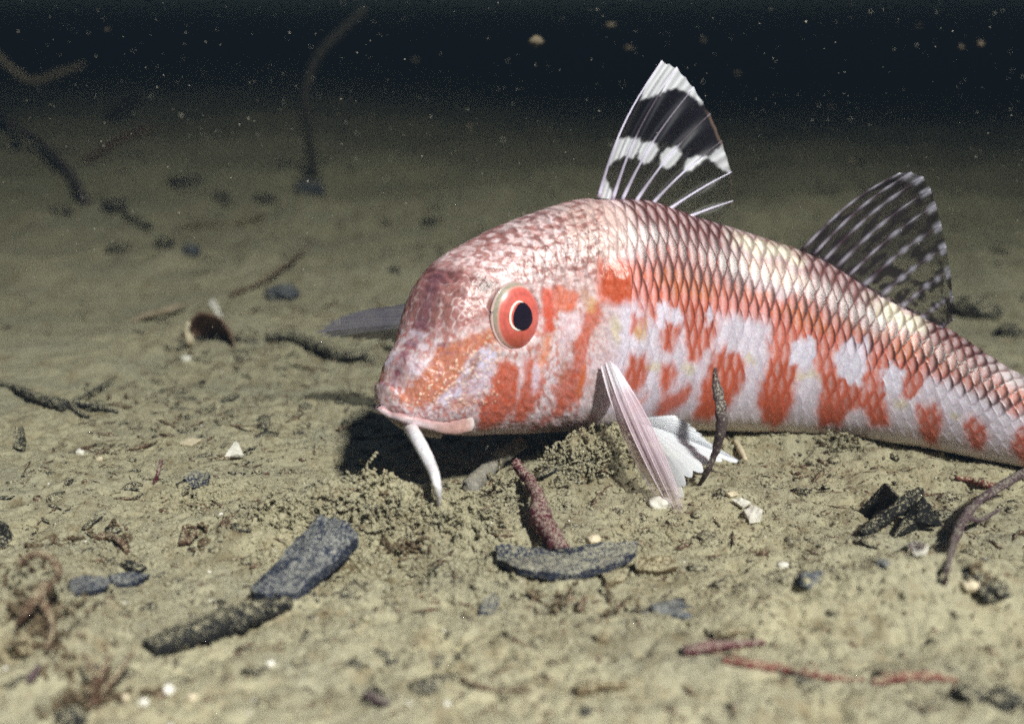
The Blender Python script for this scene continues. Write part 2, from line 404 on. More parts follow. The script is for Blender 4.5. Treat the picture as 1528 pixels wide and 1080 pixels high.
# ------------------------------------------------------------------ the fish
FISH_AT = np.array([.75, 4.36, .03])
fish = thing('fish', FISH_AT, 'red and white striped goatfish resting on the silt with dorsal fins raised', 'fish')
NS, NV = 1010, 392
s_ax = np.unique(np.concatenate([np.linspace(0, .12, 60), np.linspace(.12, 2.78, 860), np.linspace(2.78, SLEN, 90)])); NS = len(s_ax)
v_ax = np.linspace(0, 1, NV, endpoint=False)
S, Vv = np.meshgrid(s_ax, v_ax, indexing='ij')
P0 = body(S, Vv)
# outward normals of the smooth body
dS = np.gradient(P0, axis=0); dV = np.roll(P0, -1, 1)-np.roll(P0, 1, 1)
NRM = np.cross(dV, dS); NRM /= np.linalg.norm(NRM, axis=2)[..., None]+1e-9
c0 = np.stack(spine_at(S)[:2]+((pchip(SK, ZT, S)+pchip(SK, ZB, S))/2,), -1)
if ((P0-c0)*NRM).sum(-1).mean() < 0: NRM = -NRM
VN = np.where(Vv <= .5, Vv, 1-Vv)
Q = proj(body(S, VN)); QX, QY = Q[..., 0], Q[..., 1]          # chart for the flank markings; both flanks share it
_lv = np.linspace(0, .5, 300); _lp = body(np.full(300, 1.2), _lv)
_la = np.r_[0, np.cumsum(np.linalg.norm(np.diff(_lp, axis=0), axis=1))]; _la /= _la[-1]
HF = np.interp(VN, _lv, _la)                                  # 0 at the belly, 1 on the back
# scales: rows of overlapping plates, the hind edge of each standing proud
NROW, PITCH_S = 7.4, .0245
a = S/PITCH_S; b = HF*NROW + .25*np.sin(S*3)
d_edge = np.full(S.shape, 9.); sc_i = np.zeros(S.shape); sc_j = np.zeros(S.shape); sc_db = np.zeros(S.shape)
for k in (1, 0, -1, -2):
    i = np.floor(a)+k; off = np.where(np.mod(i, 2) == 0, 0, .5)
    j = np.round(b-off); db = b-off-j
    e = i+1.1-(1.15*(2*np.abs(db))**1.8)*.95 + .30*np.mod(np.sin(i*21.13+j*5.71)*917.3, 1)-.15
    ok = a < e
    d_edge = np.where(ok, e-a, d_edge); sc_i = np.where(ok, i, sc_i); sc_j = np.where(ok, j, sc_j); sc_db = np.where(ok, db, sc_db)
d_edge = np.clip(d_edge, 0, 2)
h1 = np.mod(np.sin(sc_i*12.9898+sc_j*78.233)*43758.5453, 1); h2 = np.mod(np.sin(sc_i*39.346+sc_j*11.135)*24634.63, 1)
gill = .895 + .10*np.sin((HF-.25)*2.6)                          # where the gill cover ends along the body
body_m = sstep(-.03, .03, S-gill)
head_top = sstep(.60, .74, HF)*sstep(.33, .62, S)
scale_m = np.maximum(body_m, head_top*.75)
disp = scale_m*(.0016+.0022*sstep(.45, .8, HF))*(1-np.clip(d_edge/1.3, 0, 1))
# gill cover and cheek ridges
disp += .034*sstep(-.16, -.005, S-gill)*(1-sstep(-.005, .008, S-gill))*sstep(.12, .25, HF)*(1-sstep(.66, .76, HF))
pre = .70+.06*np.sin(HF*5); disp += .013*sstep(-.09, -.01, S-pre)*(1-sstep(-.01, .03, S-pre))*sstep(.15, .25, HF)*(1-sstep(.5, .6, HF))
headw = 1-body_m
disp += headw*(.0022*noise2(QX/11, QY/11, 21)+.0012*noise2(QX/4, QY/4, 22))
# eye socket
k = np.argmin((QX-772)**2+(QY-473)**2+np.where(Vv > .5, 1e6, 0)+np.where(((P0-CAM)*NRM).sum(-1) > 0, 1e6, 0)); ek = np.unravel_index(k, S.shape)
EYE = P0[ek].copy(); sE = S[ek]; vE = Vv[ek]
_, _, etx, ety = spine_at(sE); EN = np.array([ety, -etx, .12]); EN /= np.linalg.norm(EN)
E2 = np.array([0, 0, 1.])-EN*EN[2]; E2 /= np.linalg.norm(E2); E1 = np.cross(E2, EN)
MIR = np.array([[1, 0], [0, 1]])
EYE_F = body(np.array(sE), np.array(1-vE)); EN_F = np.array([-ety, etx, .12]); EN_F /= np.linalg.norm(EN_F)
E2_F = np.array([0, 0, 1.])-EN_F*EN_F[2]; E2_F /= np.linalg.norm(E2_F); E1_F = np.cross(EN_F, E2_F)
for c, near in ((EYE, Vv <= .5), (EYE_F, Vv > .5)):
    r = np.linalg.norm(P0-c, axis=2)
    disp = np.where(near & (r < .24), disp*sstep(.09, .15, r) - .045*(1-sstep(.07, .105, r)) + .004*np.exp(-((r-.126)/.016)**2), disp)
# mouth: the groove under the upper lip
P1 = P0 + NRM*disp[..., None]

# ---- markings
wx = 3.2*noise2(QX/13, QY/17, 31)+1.6*noise2(QX/5, QY/7, 32); wy = 3.5*noise2(QX/14, QY/16, 33)+1.5*noise2(QX/5, QY/6, 34)
X_ = QX+wx+np.where(S > .95, (h1-.5)*9, 0)*sstep(.25, .5, HF); Y_ = QY+wy+np.where(S > .95, (h2-.5)*13, 0)*sstep(.25, .5, HF)
COL = np.zeros(S.shape+(3,)); COL[:] = lin(217, 207, 222)
def blend(m, c): 
    global COL
    COL = COL + (c-COL)*np.clip(m, 0, 1)[..., None]
def poly(p, c, soft=4.0, alpha=1.0, grow=1.0):
    p = np.asarray(p, float); mg = soft*2+6
    m = (X_ > p[:,0].min()-mg) & (X_ < p[:,0].max()+mg) & (Y_ > p[:,1].min()-mg) & (Y_ < p[:,1].max()+mg)
    x, y = X_[m], Y_[m]; d2 = np.full(x.shape, 1e9); ins = np.zeros(x.shape, bool)
    for q in range(len(p)):
        x0, y0 = p[q]; x1, y1 = p[(q+1) % len(p)]
        ex, ey = x1-x0, y1-y0; t = np.clip(((x-x0)*ex+(y-y0)*ey)/(ex*ex+ey*ey+1e-9), 0, 1)
        d2 = np.minimum(d2, (x-x0-t*ex)**2+(y-y0-t*ey)**2)
        cr = ((y0 > y) != (y1 > y)) & (x < ex*(y-y0)/(ey if ey else 1e-9)+x0); ins ^= cr
    sd = np.where(ins, -1, 1)*np.sqrt(d2)-grow
    full = np.zeros(S.shape); full[m] = alpha*(1-sstep(-soft, soft, sd)); blend(full, c)
def spot(px, py, rx, ry, c, soft=.35, alpha=1.0, ang=0):
    ca, sa = math.cos(math.radians(ang)), math.sin(math.radians(ang)); dx, dy = X_-px, Y_-py
    r = np.sqrt(((dx*ca+dy*sa)/rx)**2+((-dx*sa+dy*ca)/ry)**2); blend(alpha*(1-sstep(1-soft, 1+soft, r)), c)
def inpoly0(x, y, p, soft):
    p = np.asarray(p, float); d2 = np.full(x.shape, 1e9); ins = np.zeros(x.shape, bool)
    for q in range(len(p)):
        x0, y0 = p[q]; x1, y1 = p[(q+1) % len(p)]; ex, ey = x1-x0, y1-y0
        t = np.clip(((x-x0)*ex+(y-y0)*ey)/(ex*ex+ey*ey+1e-9), 0, 1); d2 = np.minimum(d2, (x-x0-t*ex)**2+(y-y0-t*ey)**2)
        ins ^= ((y0 > y) != (y1 > y)) & (x < ex*(y-y0)/(ey if ey else 1e-9)+x0)
    return 1-sstep(-soft, soft, np.where(ins, -1, 1)*np.sqrt(d2))
RED, ORA, PNK = lin(192,84,50), lin(206,108,48), lin(208,106,82)
BRN, DRK, TAN = lin(112,66,62), lin(66,34,34), lin(190,150,140)
CRM, LAV, YEL = lin(216,204,190), lin(206,202,228), lin(222,164,84)
MAU, MAR = lin(120,82,112), lin(134,78,86)
# large fields
blend(sstep(.58, .80, HF)*.70*sstep(.5, .8, S), lin(190,142,128))
blend((1-sstep(.10, .24, HF))*.8, CRM)
hd = 1-sstep(.80, .95, S)
blend(hd*.9*sstep(.35, .5, HF), lin(214,188,186)); blend(hd*.8*(1-sstep(.35, .5, HF)), lin(216,190,196))
blend(sstep(.1, .5, noise2(QX/26, QY/20, 41))*.55*hd, lin(186,140,138))
blend(sstep(.15, .5, noise2(QX/9, QY/8, 42))*.45*hd, lin(228,214,220))
blend(sstep(.0, .45, noise2(QX/9, QY/7, 43))*.62*hd*sstep(.48, .66, HF)*(.6+.4*sstep(-.3, .3, noise2(QX/40, QY/40, 44))), lin(164,104,96))
blend(sstep(.05, .4, noise2(QX/6, QY/5, 45))*.40*hd*(1-sstep(.52, .7, HF)), lin(190,128,118))
# back saddles
poly([(937,298),(985,300),(1040,318),(1075,342),(1092,385),(1085,420),(1060,408),(1030,385),(1000,362),(975,345),(955,330)], lin(150,88,82), 9, .9)
poly([(1196,395),(1235,393),(1278,418),(1300,455),(1285,490),(1235,478),(1208,440)], lin(160,96,88), 9, .88)
poly([(1385,478),(1425,490),(1468,520),(1448,545),(1410,525),(1388,505)], lin(160,98,84), 8, .9)
poly([(840,310),(900,297),(950,310),(960,345),(930,380),(890,395),(850,360)], lin(208,180,170), 12, .6)
poly([(1090,380),(1130,388),(1180,402),(1215,418),(1210,432),(1170,420),(1120,405),(1085,398)], lin(196,156,132), 5, .8)
poly([(1080,345),(1140,360),(1200,378),(1195,395),(1130,378),(1085,362)], lin(240,232,204), 6, .85)
poly([(1080,348),(1150,356),(1220,382),(1218,388),(1150,366),(1080,353)], lin(160,120,96), 3, .7)
poly([(1290,440),(1335,455),(1390,480),(1385,500),(1340,490),(1300,470)], lin(242,234,204), 7, .9)
poly([(1455,520),(1528,560),(1600,600),(1600,640),(1528,600),(1470,560)], lin(216,206,206), 6, .7)
poly([(1410,488),(1470,520),(1528,556),(1600,600),(1600,590),(1528,545),(1440,500)], lin(110,72,74), 4, .9)
# yellow line
poly([(940,412),(970,412),(1000,418),(1060,432),(1110,445),(1160,456),(1220,478),(1320,510),(1420,556),(1600,640),(1600,628),(1420,538),(1320,494),(1220,462),(1150,443),(1060,418),(990,405),(940,402)], YEL, 5, .75)
# red bars along the flank
poly([(893,392),(940,385),(1000,392),(1075,412),(1150,440),(1230,462),(1300,490),(1380,510),(1450,540),(1600,630),(1600,650),(1440,570),(1380,560),(1290,535),(1230,512),(1150,480),(1070,462),(1000,458),(940,450),(897,448)], lin(216,104,76), 13, .86)
for p, c, al in (
 ([(893,392),(905,398),(938,396),(942,440),(925,448),(918,452),(897,440)], RED, .95),
 ([(972,368),(1000,362),(1040,372),(1066,388),(1073,420),(1070,455),(1040,462),(1000,458),(978,450),(975,420)], PNK, .95),
 ([(980,400),(1040,405),(1068,420),(1066,440),(1030,442),(985,430)], ORA, .85),
 ([(962,445),(982,448),(986,470),(976,480),(964,474)], PNK, .85),
 ([(945,470),(958,470),(961,490),(954,501),(945,496)], RED, .9),
 ([(990,470),(1008,475),(1012,490),(1006,508),(1000,526),(988,524),(986,500)], RED, .95),
 ([(1018,450),(1040,455),(1060,458),(1073,480),(1068,505),(1058,520),(1040,538),(1028,538),(1024,510),(1016,480)], RED, .93),
 ([(940,532),(960,530),(966,545),(962,562),(950,582),(936,586),(932,570),(936,548)], RED, .95),
 ([(990,546),(1004,546),(1010,556),(1004,572),(992,587),(987,575)], RED, .95),
 ([(1028,572),(1030,586),(1018,602),(1000,614),(984,620),(978,614),(992,592),(1010,588)], RED, .85),
 ([(967,585),(960,600),(946,614),(940,610),(950,596)], PNK, .45),
 ([(1070,524),(1086,521),(1108,528),(1113,550),(1108,572),(1090,600),(1075,616),(1060,626),(1034,624),(1044,602),(1050,570),(1060,540)], RED, .97),
 ([(1160,446),(1192,440),(1222,452),(1250,482),(1255,505),(1238,512),(1216,508),(1200,500),(1184,506),(1178,528),(1172,545),(1152,545),(1150,500),(1152,465)], PNK, .95),
 ([(1165,455),(1200,458),(1240,486),(1246,500),(1200,486),(1160,470)], ORA, .8),
 ([(1152,545),(1172,538),(1192,547),(1188,570),(1181,600),(1172,625),(1155,638),(1140,628),(1132,602),(1136,572)], RED, .97),
 ([(1215,512),(1232,510),(1248,518),(1250,560),(1232,568),(1216,552)], PNK, .9),
 ([(1228,558),(1250,560),(1275,575),(1300,580),(1320,582),(1326,634),(1298,634),(1293,612),(1282,606),(1262,616),(1255,634),(1222,634),(1224,600)], RED, .95),
 ([(1290,522),(1318,530),(1322,575),(1300,582),(1288,565)], PNK, .92),
 ([(1323,506),(1345,506),(1372,505),(1377,540),(1370,588),(1352,592),(1345,580),(1347,560),(1332,548),(1320,540)], PNK, .92),
 ([(1325,506),(1372,505),(1400,512),(1440,532),(1440,560),(1410,556),(1372,540),(1330,538)], ORA, .8),
 ([(1372,608),(1388,604),(1403,618),(1403,640),(1398,660),(1378,657),(1370,630)], RED, .9),
 ([(1444,625),(1455,622),(1470,635),(1473,650),(1465,672),(1450,667),(1440,645)], RED, .88),
 ([(1512,650),(1528,640),(1548,650),(1552,690),(1530,692),(1510,670)], RED, .88),
 ([(1498,592),(1522,600),(1520,618),(1500,612)], PNK, .55),
 ([(1600,660),(1640,665),(1640,720),(1605,715)], RED, .88), ([(1560,610),(1590,620),(1590,650),(1562,640)], PNK, .6),
 ([(1700,690),(1740,700),(1740,745),(1705,740)], RED, .8)): poly(p, PNK*1.05, 9, al*.4, 5); poly(p, c, 5.5, al, .5)
for p in ([(1182,508),(1197,502),(1214,510),(1216,535),(1200,546),(1178,540)], [(1248,522),(1262,508),(1291,508),(1296,545),(1282,570),(1262,568),(1248,556)],
          [(1318,548),(1330,545),(1346,556),(1345,578),(1335,588),(1318,580)], [(985,456),(995,452),(997,470),(990,490),(983,485)], [(1000,455),(1010,455),(1014,475),(1008,482),(1002,472)], [(1052,465),(1060,460),(1060,475),(1053,490)]):
    poly(p, lin(224,218,236), 4, .9)
for x, y, w, h in ((975,548,11,7),(1027,551,9,8),(1097,538,0,0),(1120,540,7,8),(1205,562,16,7),(1345,600,10,7),(1425,620,8,7),(955,492,6,14),(915,490,6,20)):
    if w: spot(x, y, w, h, lin(214,200,140), .6, .5)
# head: forehead
fh = inpoly0(X_, Y_, [(602,470),(612,440),(640,400),(700,400),(745,425),(735,470),(700,490),(650,500),(620,500)], 10)
blend(fh*.8, lin(152,92,82)); blend(fh*(1-sstep(.04, .16, np.abs(noise2(QX/17+3, QY/13, 46))))*.8, lin(226,204,206))
np_ = inpoly0(X_, Y_, [(650,392),(740,335),(840,302),(900,296),(905,370),(890,420),(820,425),(745,420),(700,400)], 14)
blend(np_*sstep(.10, .24, noise2(QX/19-QY/44, QY/8.5+QX/34, 49))*.75, lin(150,92,84)); blend(np_*sstep(.22, .40, noise2(QX/13+QY/28, QY/7-QX/40, 50))*.55, lin(122,72,68))
ck = inpoly0(X_, Y_, [(570,600),(590,510),(640,490),(740,500),(870,430),(890,520),(860,620),(720,640),(600,620)], 10)
blend(ck*sstep(.15, .4, noise2(QX/8+QY/14, QY/16-QX/20, 53))*.5, lin(232,222,232)); blend(ck*sstep(.10, .32, noise2(QX/7, QY/10, 54))*.6, lin(190,94,70))
for p, c, al in (
 ([(638,404),(660,402),(691,406),(693,421),(670,424),(645,421),(636,415)], BRN, .85), ([(630,403),(650,400),(642,410),(628,416)], DRK, .6),
 ([(640,408),(688,404),(690,410),(650,414)], DRK, .5),
 ([(700,410),(718,408),(730,418),(740,428),(724,438),(712,431),(702,421)], BRN, .85), ([(718,420),(738,424),(726,436),(714,430)], DRK, .6),
 ([(615,440),(628,430),(652,427),(661,432),(648,437),(630,441),(618,448)], BRN, .75), ([(674,430),(690,429),(699,440),(690,447),(678,441)], BRN, .75),
 ([(633,459),(642,450),(662,445),(652,457),(638,466)], lin(140,92,84), .7), ([(716,437),(728,440),(724,450),(713,447)], lin(150,92,84), .7),
 ([(741,425),(748,432),(738,455),(733,478),(727,470),(730,445)], lin(120,84,76), .75),
 ([(682,481),(698,474),(714,476),(704,481),(688,484)], lin(160,104,100), .6),
 ([(735,489),(748,508),(722,514),(700,526),(692,548),(686,572),(664,594),(640,604),(603,602),(594,591),(616,574),(638,548),(656,520),(690,506)], lin(186,106,68), .82),
 ([(690,560),(702,538),(720,520),(740,526),(730,540),(715,552),(700,576),(680,573)], LAV, .9), ([(650,600),(664,582),(688,576),(690,590),(668,606)], LAV, .75),
 ([(704,536),(716,528),(714,548),(704,566),(690,576),(688,570),(700,556)], lin(150,96,66), .8),
 ([(720,545),(738,535),(735,560),(718,585),(700,600),(692,596),(706,572)], lin(208,192,210), .8),
 ([(668,600),(690,592),(708,590),(700,606),(676,612)], lin(206,150,134), .7)): poly(p, c, 5, al)
for x, y, r, c in ((706,450,7,lin(140,88,80)),(669,458,4,BRN),(632,485,8,MAR),(612,500,7,MAR),(620,514,9,MAR),(634,520,6,MAR),(606,530,7,MAR),(590,555,8,MAR),(580,570,7,MAR),(598,568,10,lin(222,200,198)),(588,540,7,lin(222,200,200)),(620,549,12,lin(220,204,218)),(628,500,8,lin(224,208,220)),(632,518,8,lin(224,208,216)),(612,536,7,lin(224,206,216)),(655,483,6,lin(180,128,128)),(660,515,6,MAR),(645,500,6,lin(196,146,146)),(618,470,6,MAR),(614,488,5,MAR),(600,520,6,MAR)):
    spot(x, y, r, r*.8, c, .4, .75)
# red cheek bars
for p, c, al in (
 ([(745,543),(760,540),(775,550),(773,580),(768,605),(758,622),(740,636),(728,642),(714,640),(716,606),(733,580)], RED, .95),
 ([(783,533),(797,535),(795,560),(800,580),(808,560),(813,565),(806,590),(795,610),(785,627),(765,629),(768,610),(778,585)], RED, .92),
 ([(779,533),(785,532),(782,560),(776,578)], lin(228,206,214), .9), ([(799,543),(808,548),(803,577),(795,587),(792,575)], lin(226,204,222), .85),
 ([(872,468),(896,448),(894,478),(880,502),(872,540),(872,566),(862,592),(845,612),(828,618),(828,590),(836,565),(852,545),(856,510)], RED, .85),
 ([(868,545),(874,540),(872,568),(862,590),(858,580)], ORA, .7), ([(838,540),(846,535),(846,565),(836,575),(832,560)], lin(160,100,72), .6),
 ([(800,634),(830,612),(836,616),(806,638),(788,646)], RED, .7),
 ([(808,433),(824,430),(828,470),(824,496),(814,496),(810,470)], lin(206,78,46), .95), ([(828,428),(846,430),(862,440),(860,460),(845,466),(828,462)], lin(210,100,62), .85),
 ([(866,430),(876,432),(878,455),(868,450)], lin(170,120,84), .6), ([(880,445),(890,450),(884,468),(876,462)], lin(206,160,100), .7),
 ([(812,500),(822,500),(818,530),(808,560),(804,540)], lin(226,140,96), .7), ([(838,470),(870,468),(866,490),(850,510),(842,530),(834,510)], lin(222,200,210), .7),
 ([(892,540),(905,560),(890,600),(872,625),(862,615),(876,580)], lin(196,186,190), .5)): poly(p, c, 5.5, al*.92)
# purple edge along the snout's ridge
ridge = np.exp(-((HF-1)/.05)**2)*(1-sstep(.20, .36, S))
blend(ridge*np.clip(.35+.8*noise2(S*14, HF*9, 47), 0, .40), MAU)
blend(hd*.5*sstep(.0, .5, noise2(QX/10, QY/9, 48))*(1-sstep(.25, .42, S)), lin(170,112,114))
# scale edges: dark crescents on the back and in the bars, faint seams below
amt = sstep(.56, .74, HF)*(.75+.45*h1)+.10+.55*np.exp(-((HF-.66)/.05)**2)*h2
redness = np.clip((COL[..., 0]-COL[..., 1]*1.5)/.5, 0, 1)
amt = amt + .75*redness*sstep(.46, .60, HF) + .25*redness*sstep(.3, .45, HF)
wth = (.42+.40*h2)*(.45+.75*sstep(.52, .74, HF))*np.clip(1.2-1.5*np.abs(sc_db), .12, 1)
edge = (1-sstep(wth*.45, wth*1.25, d_edge))
sb = S+.18*(HF-.8)+.02*noise2(QX/20, QY/20, 52)
sad = np.maximum.reduce([sstep(l0-.05, l0+.05, sb)*(1-sstep(l1-.05, l1+.05, sb)) for l0, l1 in ((1.08, 1.54), (1.84, 2.16), (2.34, 2.62), (2.95, 3.1))])
blend(sad*sstep(.60, .78, HF)*.72, lin(112,58,50))
amt = amt+.5*(1-body_m)*sstep(.66, .8, HF)*sstep(.5, .7, S)
blend(edge*scale_m*(1-.6*np.abs(sc_db))*np.clip(amt*(.62+.60*sad), 0, 1)*np.where(body_m > .5, .97, .6), lin(56,24,20))
blend((1-sstep(.05, .20, d_edge))*body_m*.26*sstep(.16, .3, HF), lin(150,128,140))
blend(np.exp(-((d_edge-1.15)/.4)**2)*body_m*sstep(.25, .45, HF)*.32, lin(244,238,244))
# pale pimples on the snout
dots = np.zeros(S.shape); rs = np.random.default_rng(3)
for q in range(420):
    x, y = rs.uniform(585, 745), rs.uniform(478, 604)
    if not (y > 690-.95*(x-520)+0 and y < 760-.35*x+120): continue
    r = rs.uniform(1.0, 2.7); m = (np.abs(QX-x) < 8) & (np.abs(QY-y) < 8)
    dots[m] = np.maximum(dots[m], 1-sstep(r*.6, r*1.2, np.hypot(QX[m]-x, QY[m]-y)))
blend(dots*.6*hd, lin(232,206,184)); P1 = P1 + NRM*(dots*.003)[..., None]
COL = COL*(1+scale_m*(.20*(h1-.5)+.05*(h2-.5)))[..., None]
COL = np.clip(COL*(1+.10*noise2(QX/3.2, QY/3.2, 61)+.06*noise2(QX/1.7, QY/6, 62))[..., None], .005, .92)

F = grid_faces(NS, NV, True)
tips = np.vstack([P1[0].mean(0), P1[-1].mean(0)])
Vall = np.vstack([P1.reshape(-1, 3), tips]); n0 = NS*NV
jj = np.arange(NV); cap0 = np.stack([np.full(NV, n0), (jj+1) % NV, jj, jj], -1)
F = F[:, ::-1]
skin = make('body', Vall, F, M['skin'], fish, colors=np.vstack([COL.reshape(-1, 3), COL[0].mean(0), COL[-1].mean(0)]))
def surf(px, py, out=0.0, far=False):
    """the flank's surface at a place of the marking chart"""
    d = (QX-px)**2+(QY-py)**2+np.where(Vv > .5, 1e6, 0)+np.where(((P0-CAM)*NRM).sum(-1) > .02, 1e5, 0)
    i, j = np.unravel_index(np.argmin(d), d.shape)
    if far: j = (NV-j) % NV
    return P1[i, j]+NRM[i, j]*out
# ---- eyes
def build_eye(c, n, e1, e2, label=None):
    nr, na = 40, 72; r = np.linspace(0, 1, nr)[:, None]*np.ones(na)[None]; ph = np.linspace(0, 2*math.pi, na, endpoint=False)[None]*np.ones(nr)[:, None]
    A, B = .101, .117; x, y = r*A*np.cos(ph), r*B*np.sin(ph)
    dome = .042*np.sqrt(np.clip(1-.96*r**2, 0, 1))-.014
    pos = lambda x, y, h: c + e1*x[..., None] + e2*y[..., None] + n*h[..., None]
    V = pos(x, y, dome).reshape(-1, 3)
    q = np.sqrt(((x-.006)/.092)**2+((y+.004)/.109)**2)
    rim = lin(186,158,148)*np.ones(x.shape+(3,))
    rim += (lin(156,150,134)-rim)*(sstep(.0, .07, y-.6*x))[..., None]; rim += (lin(196,168,158)-rim)*sstep(.02, .1, -y)[..., None]
    rim *= (1+.35*noise2(x*190, y*190, 71))[..., None]
    iris = lin(204,98,88)*(1+.16*noise2(np.cos(ph)*5, np.sin(ph)*5+r, 72)+.16*noise2(x*60, y*60, 73)-.16*np.exp(-((q-.80)/.06)**2))[..., None]
    iris += (lin(150,66,30)-iris)*(sstep(.03, .08, -y)*.5*sstep(-.06, .0, -x))[..., None]  # darker brown reflection painted into the lower iris
    m = (1-sstep(.96, 1.04, q))[..., None]; cc = rim+(iris-rim)*m
    cc += (lin(225,150,140)-cc)*np.exp(-((q-1.02)/.035)**2)[..., None]*.6
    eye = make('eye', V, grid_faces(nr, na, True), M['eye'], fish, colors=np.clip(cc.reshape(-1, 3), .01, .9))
    if label: eye['label'] = label
    hd_ = lambda x, y: .042*np.sqrt(np.clip(1-.96*((x/A)**2+(y/B)**2), 0, 1))-.014
    def disc(r0, r1, lift, cx, cy, egg):
        k = np.linspace(r0, r1, 8)[:, None]*np.ones(48)[None]; t = np.linspace(0, 2*math.pi, 48, endpoint=False)[None]*np.ones(8)[:, None]
        k = np.where(k > r0, r0+(k-r0)*(1+egg*np.cos(t-math.radians(165))+.12*np.sin(3*t+1)*(egg > 0)), k)
        X = cx+k*np.cos(t)*.93*(1-.16*np.sin(t)); Y = cy+k*np.sin(t)*1.08
        return pos(X, Y, hd_(X, Y)+lift).reshape(-1, 3), grid_faces(8, 48, True)
    v, f = disc(.001, .0455, .0035, .006, .003, 0); make('pupil', v, f, M['pupil'], eye)
    v, f = disc(.0440, .0485, .0022, -.003, .006, .9); make('iris_ring', v, f, M['ring'], eye)
    t = np.linspace(0, 2*math.pi, 64, endpoint=False)
    ringp = c+e1*(np.cos(t)*.103)[:, None]+e2*(np.sin(t)*.119)[:, None]+n*(-.010)
    ring2 = np.vstack([ringp, ringp[:1]]); v, f = tube(ring2, np.full(65, .0055), 8, cap=False)
    cl = lin(206,172,168)*np.ones((len(v), 3)); hgt = (v-c)@e2; cl += (lin(176,156,148)-cl)*sstep(.02, .11, hgt)[:, None]
    make('eyelid', v, f, M['eye'], eye, colors=cl)
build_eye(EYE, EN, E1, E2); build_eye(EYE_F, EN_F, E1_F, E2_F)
# ---- mouth: upper lip that broadens into a plate at the corner, lower jaw below it
def lip(far):
    p = np.array([surf(x, y, .004, far) for x, y in ((561,606),(572,611),(586,617),(602,622),(620,627),(640,632),(660,635),(680,633),(696,630),(706,626))])
    p = catmull(p, 6); n = len(p); t = np.linspace(0, 1, n)
    w = np.interp(t, [0,.1,.35,.6,.8,.93,1], [.008,.014,.016,.020,.036,.036,.016])
    out = np.gradient(p, axis=0); out /= np.linalg.norm(out, axis=1)[:, None]
    side = np.cross(out, [0, 0, 1.]); side /= np.linalg.norm(side, axis=1)[:, None]
    ctr = p.mean(0)-c0[60, 0]
    if (side*ctr).sum(1).mean() < 0: side = -side
    up = np.cross(side, out); up *= np.sign(up[:, 2])[:, None]
    ph = np.linspace(0, 2*math.pi, 16, endpoint=False)
    th = np.interp(t, [0,.3,.7,1], [.013,.016,.010,.004])
    V = p[:, None]+up[:, None]*(w[:, None]*np.cos(ph))[..., None]+side[:, None]*(th[:, None]*np.sin(ph))[..., None]
    V, F = V.reshape(-1, 3), [tuple(q) for q in grid_faces(n, 16, True)]
    return V, F
for far in (False, True):
    v, f = lip(far); n_ = len(v)//16; tt = np.repeat(np.linspace(0, 1, n_), 16); ph_ = np.tile(np.linspace(0, 2*math.pi, 16, endpoint=False), n_)
    cc = lin(208,190,196)*np.ones((len(v), 3)); cc += (lin(200,152,140)-cc)*sstep(.45, .75, tt)[:, None]*.8
    cc += (lin(226,212,210)-cc)*(sstep(.86, .97, tt)*.8)[:, None]; cc += (lin(188,146,146)-cc)*(sstep(.0, .8, np.cos(ph_))*.85*(1-sstep(.8, .95, tt)))[:, None]
    cc *= (1+.22*noise2(tt*14, ph_, 77)+.10*noise2(tt*40, ph_*3, 78))[:, None]; make('lip', v, f, M['lip'], fish, colors=np.clip(cc, 0, .9))
jawp = np.array([surf(x, y, -.012) for x, y in ((580,626),(600,636),(625,643),(655,648))]); v, f = tube(catmull(jawp, 6), np.linspace(.022, .03, 19), 12)
make('jaw', v, f, M['jaw'], fish)
# ---- barbel
b0 = surf(606, 638, -.012); tip = G(655, 756)
bp = [b0] + [CAM+ray(x, y)*z for x, y, z in ((622,654,3.75),(641,690,3.66),(652,722,3.57))] + [tip+np.array([0, 0, -.01])]
bp = catmull(np.array(bp), 10); v, f = tube(bp, np.interp(np.linspace(0, 1, len(bp)), [0,.1,.45,.8,1], [.021,.025,.022,.014,.004]), 16, .05, 4)
tb = np.r_[np.repeat(np.linspace(0, 1, len(bp)), 16), 0, 1]; cc = lin(238,234,238)*np.ones((len(v), 3)); cc += (lin(226,200,196)-cc)*(1-sstep(.0, .25, tb))[:, None]; cc += (lin(206,196,200)-cc)*(.5*sstep(.1, .5, noise2(tb*30, np.arange(len(v))*.4, 79)))[:, None]; cc += (lin(170,158,130)-cc)*(sstep(.86, .97, tb)*.6)[:, None]
make('barbel', v, f, M['barbel'], fish, colors=np.clip(cc, 0, .9))
# ------------------------------------------------------------------ fins
M['raycol'] = attr_material('ray_skin', .4, .5)
def inpoly(x, y, p, soft=2.0):
    p = np.asarray(p, float); d2 = np.full(x.shape, 1e9); ins = np.zeros(x.shape, bool)
    for q in range(len(p)):
        x0, y0 = p[q]; x1, y1 = p[(q+1) % len(p)]; ex, ey = x1-x0, y1-y0
        t = np.clip(((x-x0)*ex+(y-y0)*ey)/(ex*ex+ey*ey+1e-9), 0, 1); d2 = np.minimum(d2, (x-x0-t*ex)**2+(y-y0-t*ey)**2)
        ins ^= ((y0 > y) != (y1 > y)) & (x < ex*(y-y0)/(ey if ey else 1e-9)+x0)
    return 1-sstep(-soft, soft, np.where(ins, -1, 1)*np.sqrt(d2))
def back_plane(sa, sb):
    xa, ya = [float(q) for q in spine_at(np.array(sa))[:2]]; xb, yb = [float(q) for q in spine_at(np.array(sb))[:2]]
    n = np.array([yb-ya, xa-xb, 0.]); n /= np.linalg.norm(n); o = np.array([xa, ya, 0.])
    return lambda px, py: CAM+ray(px, py)*(((o-CAM)@n)/(ray(px, py)@n))
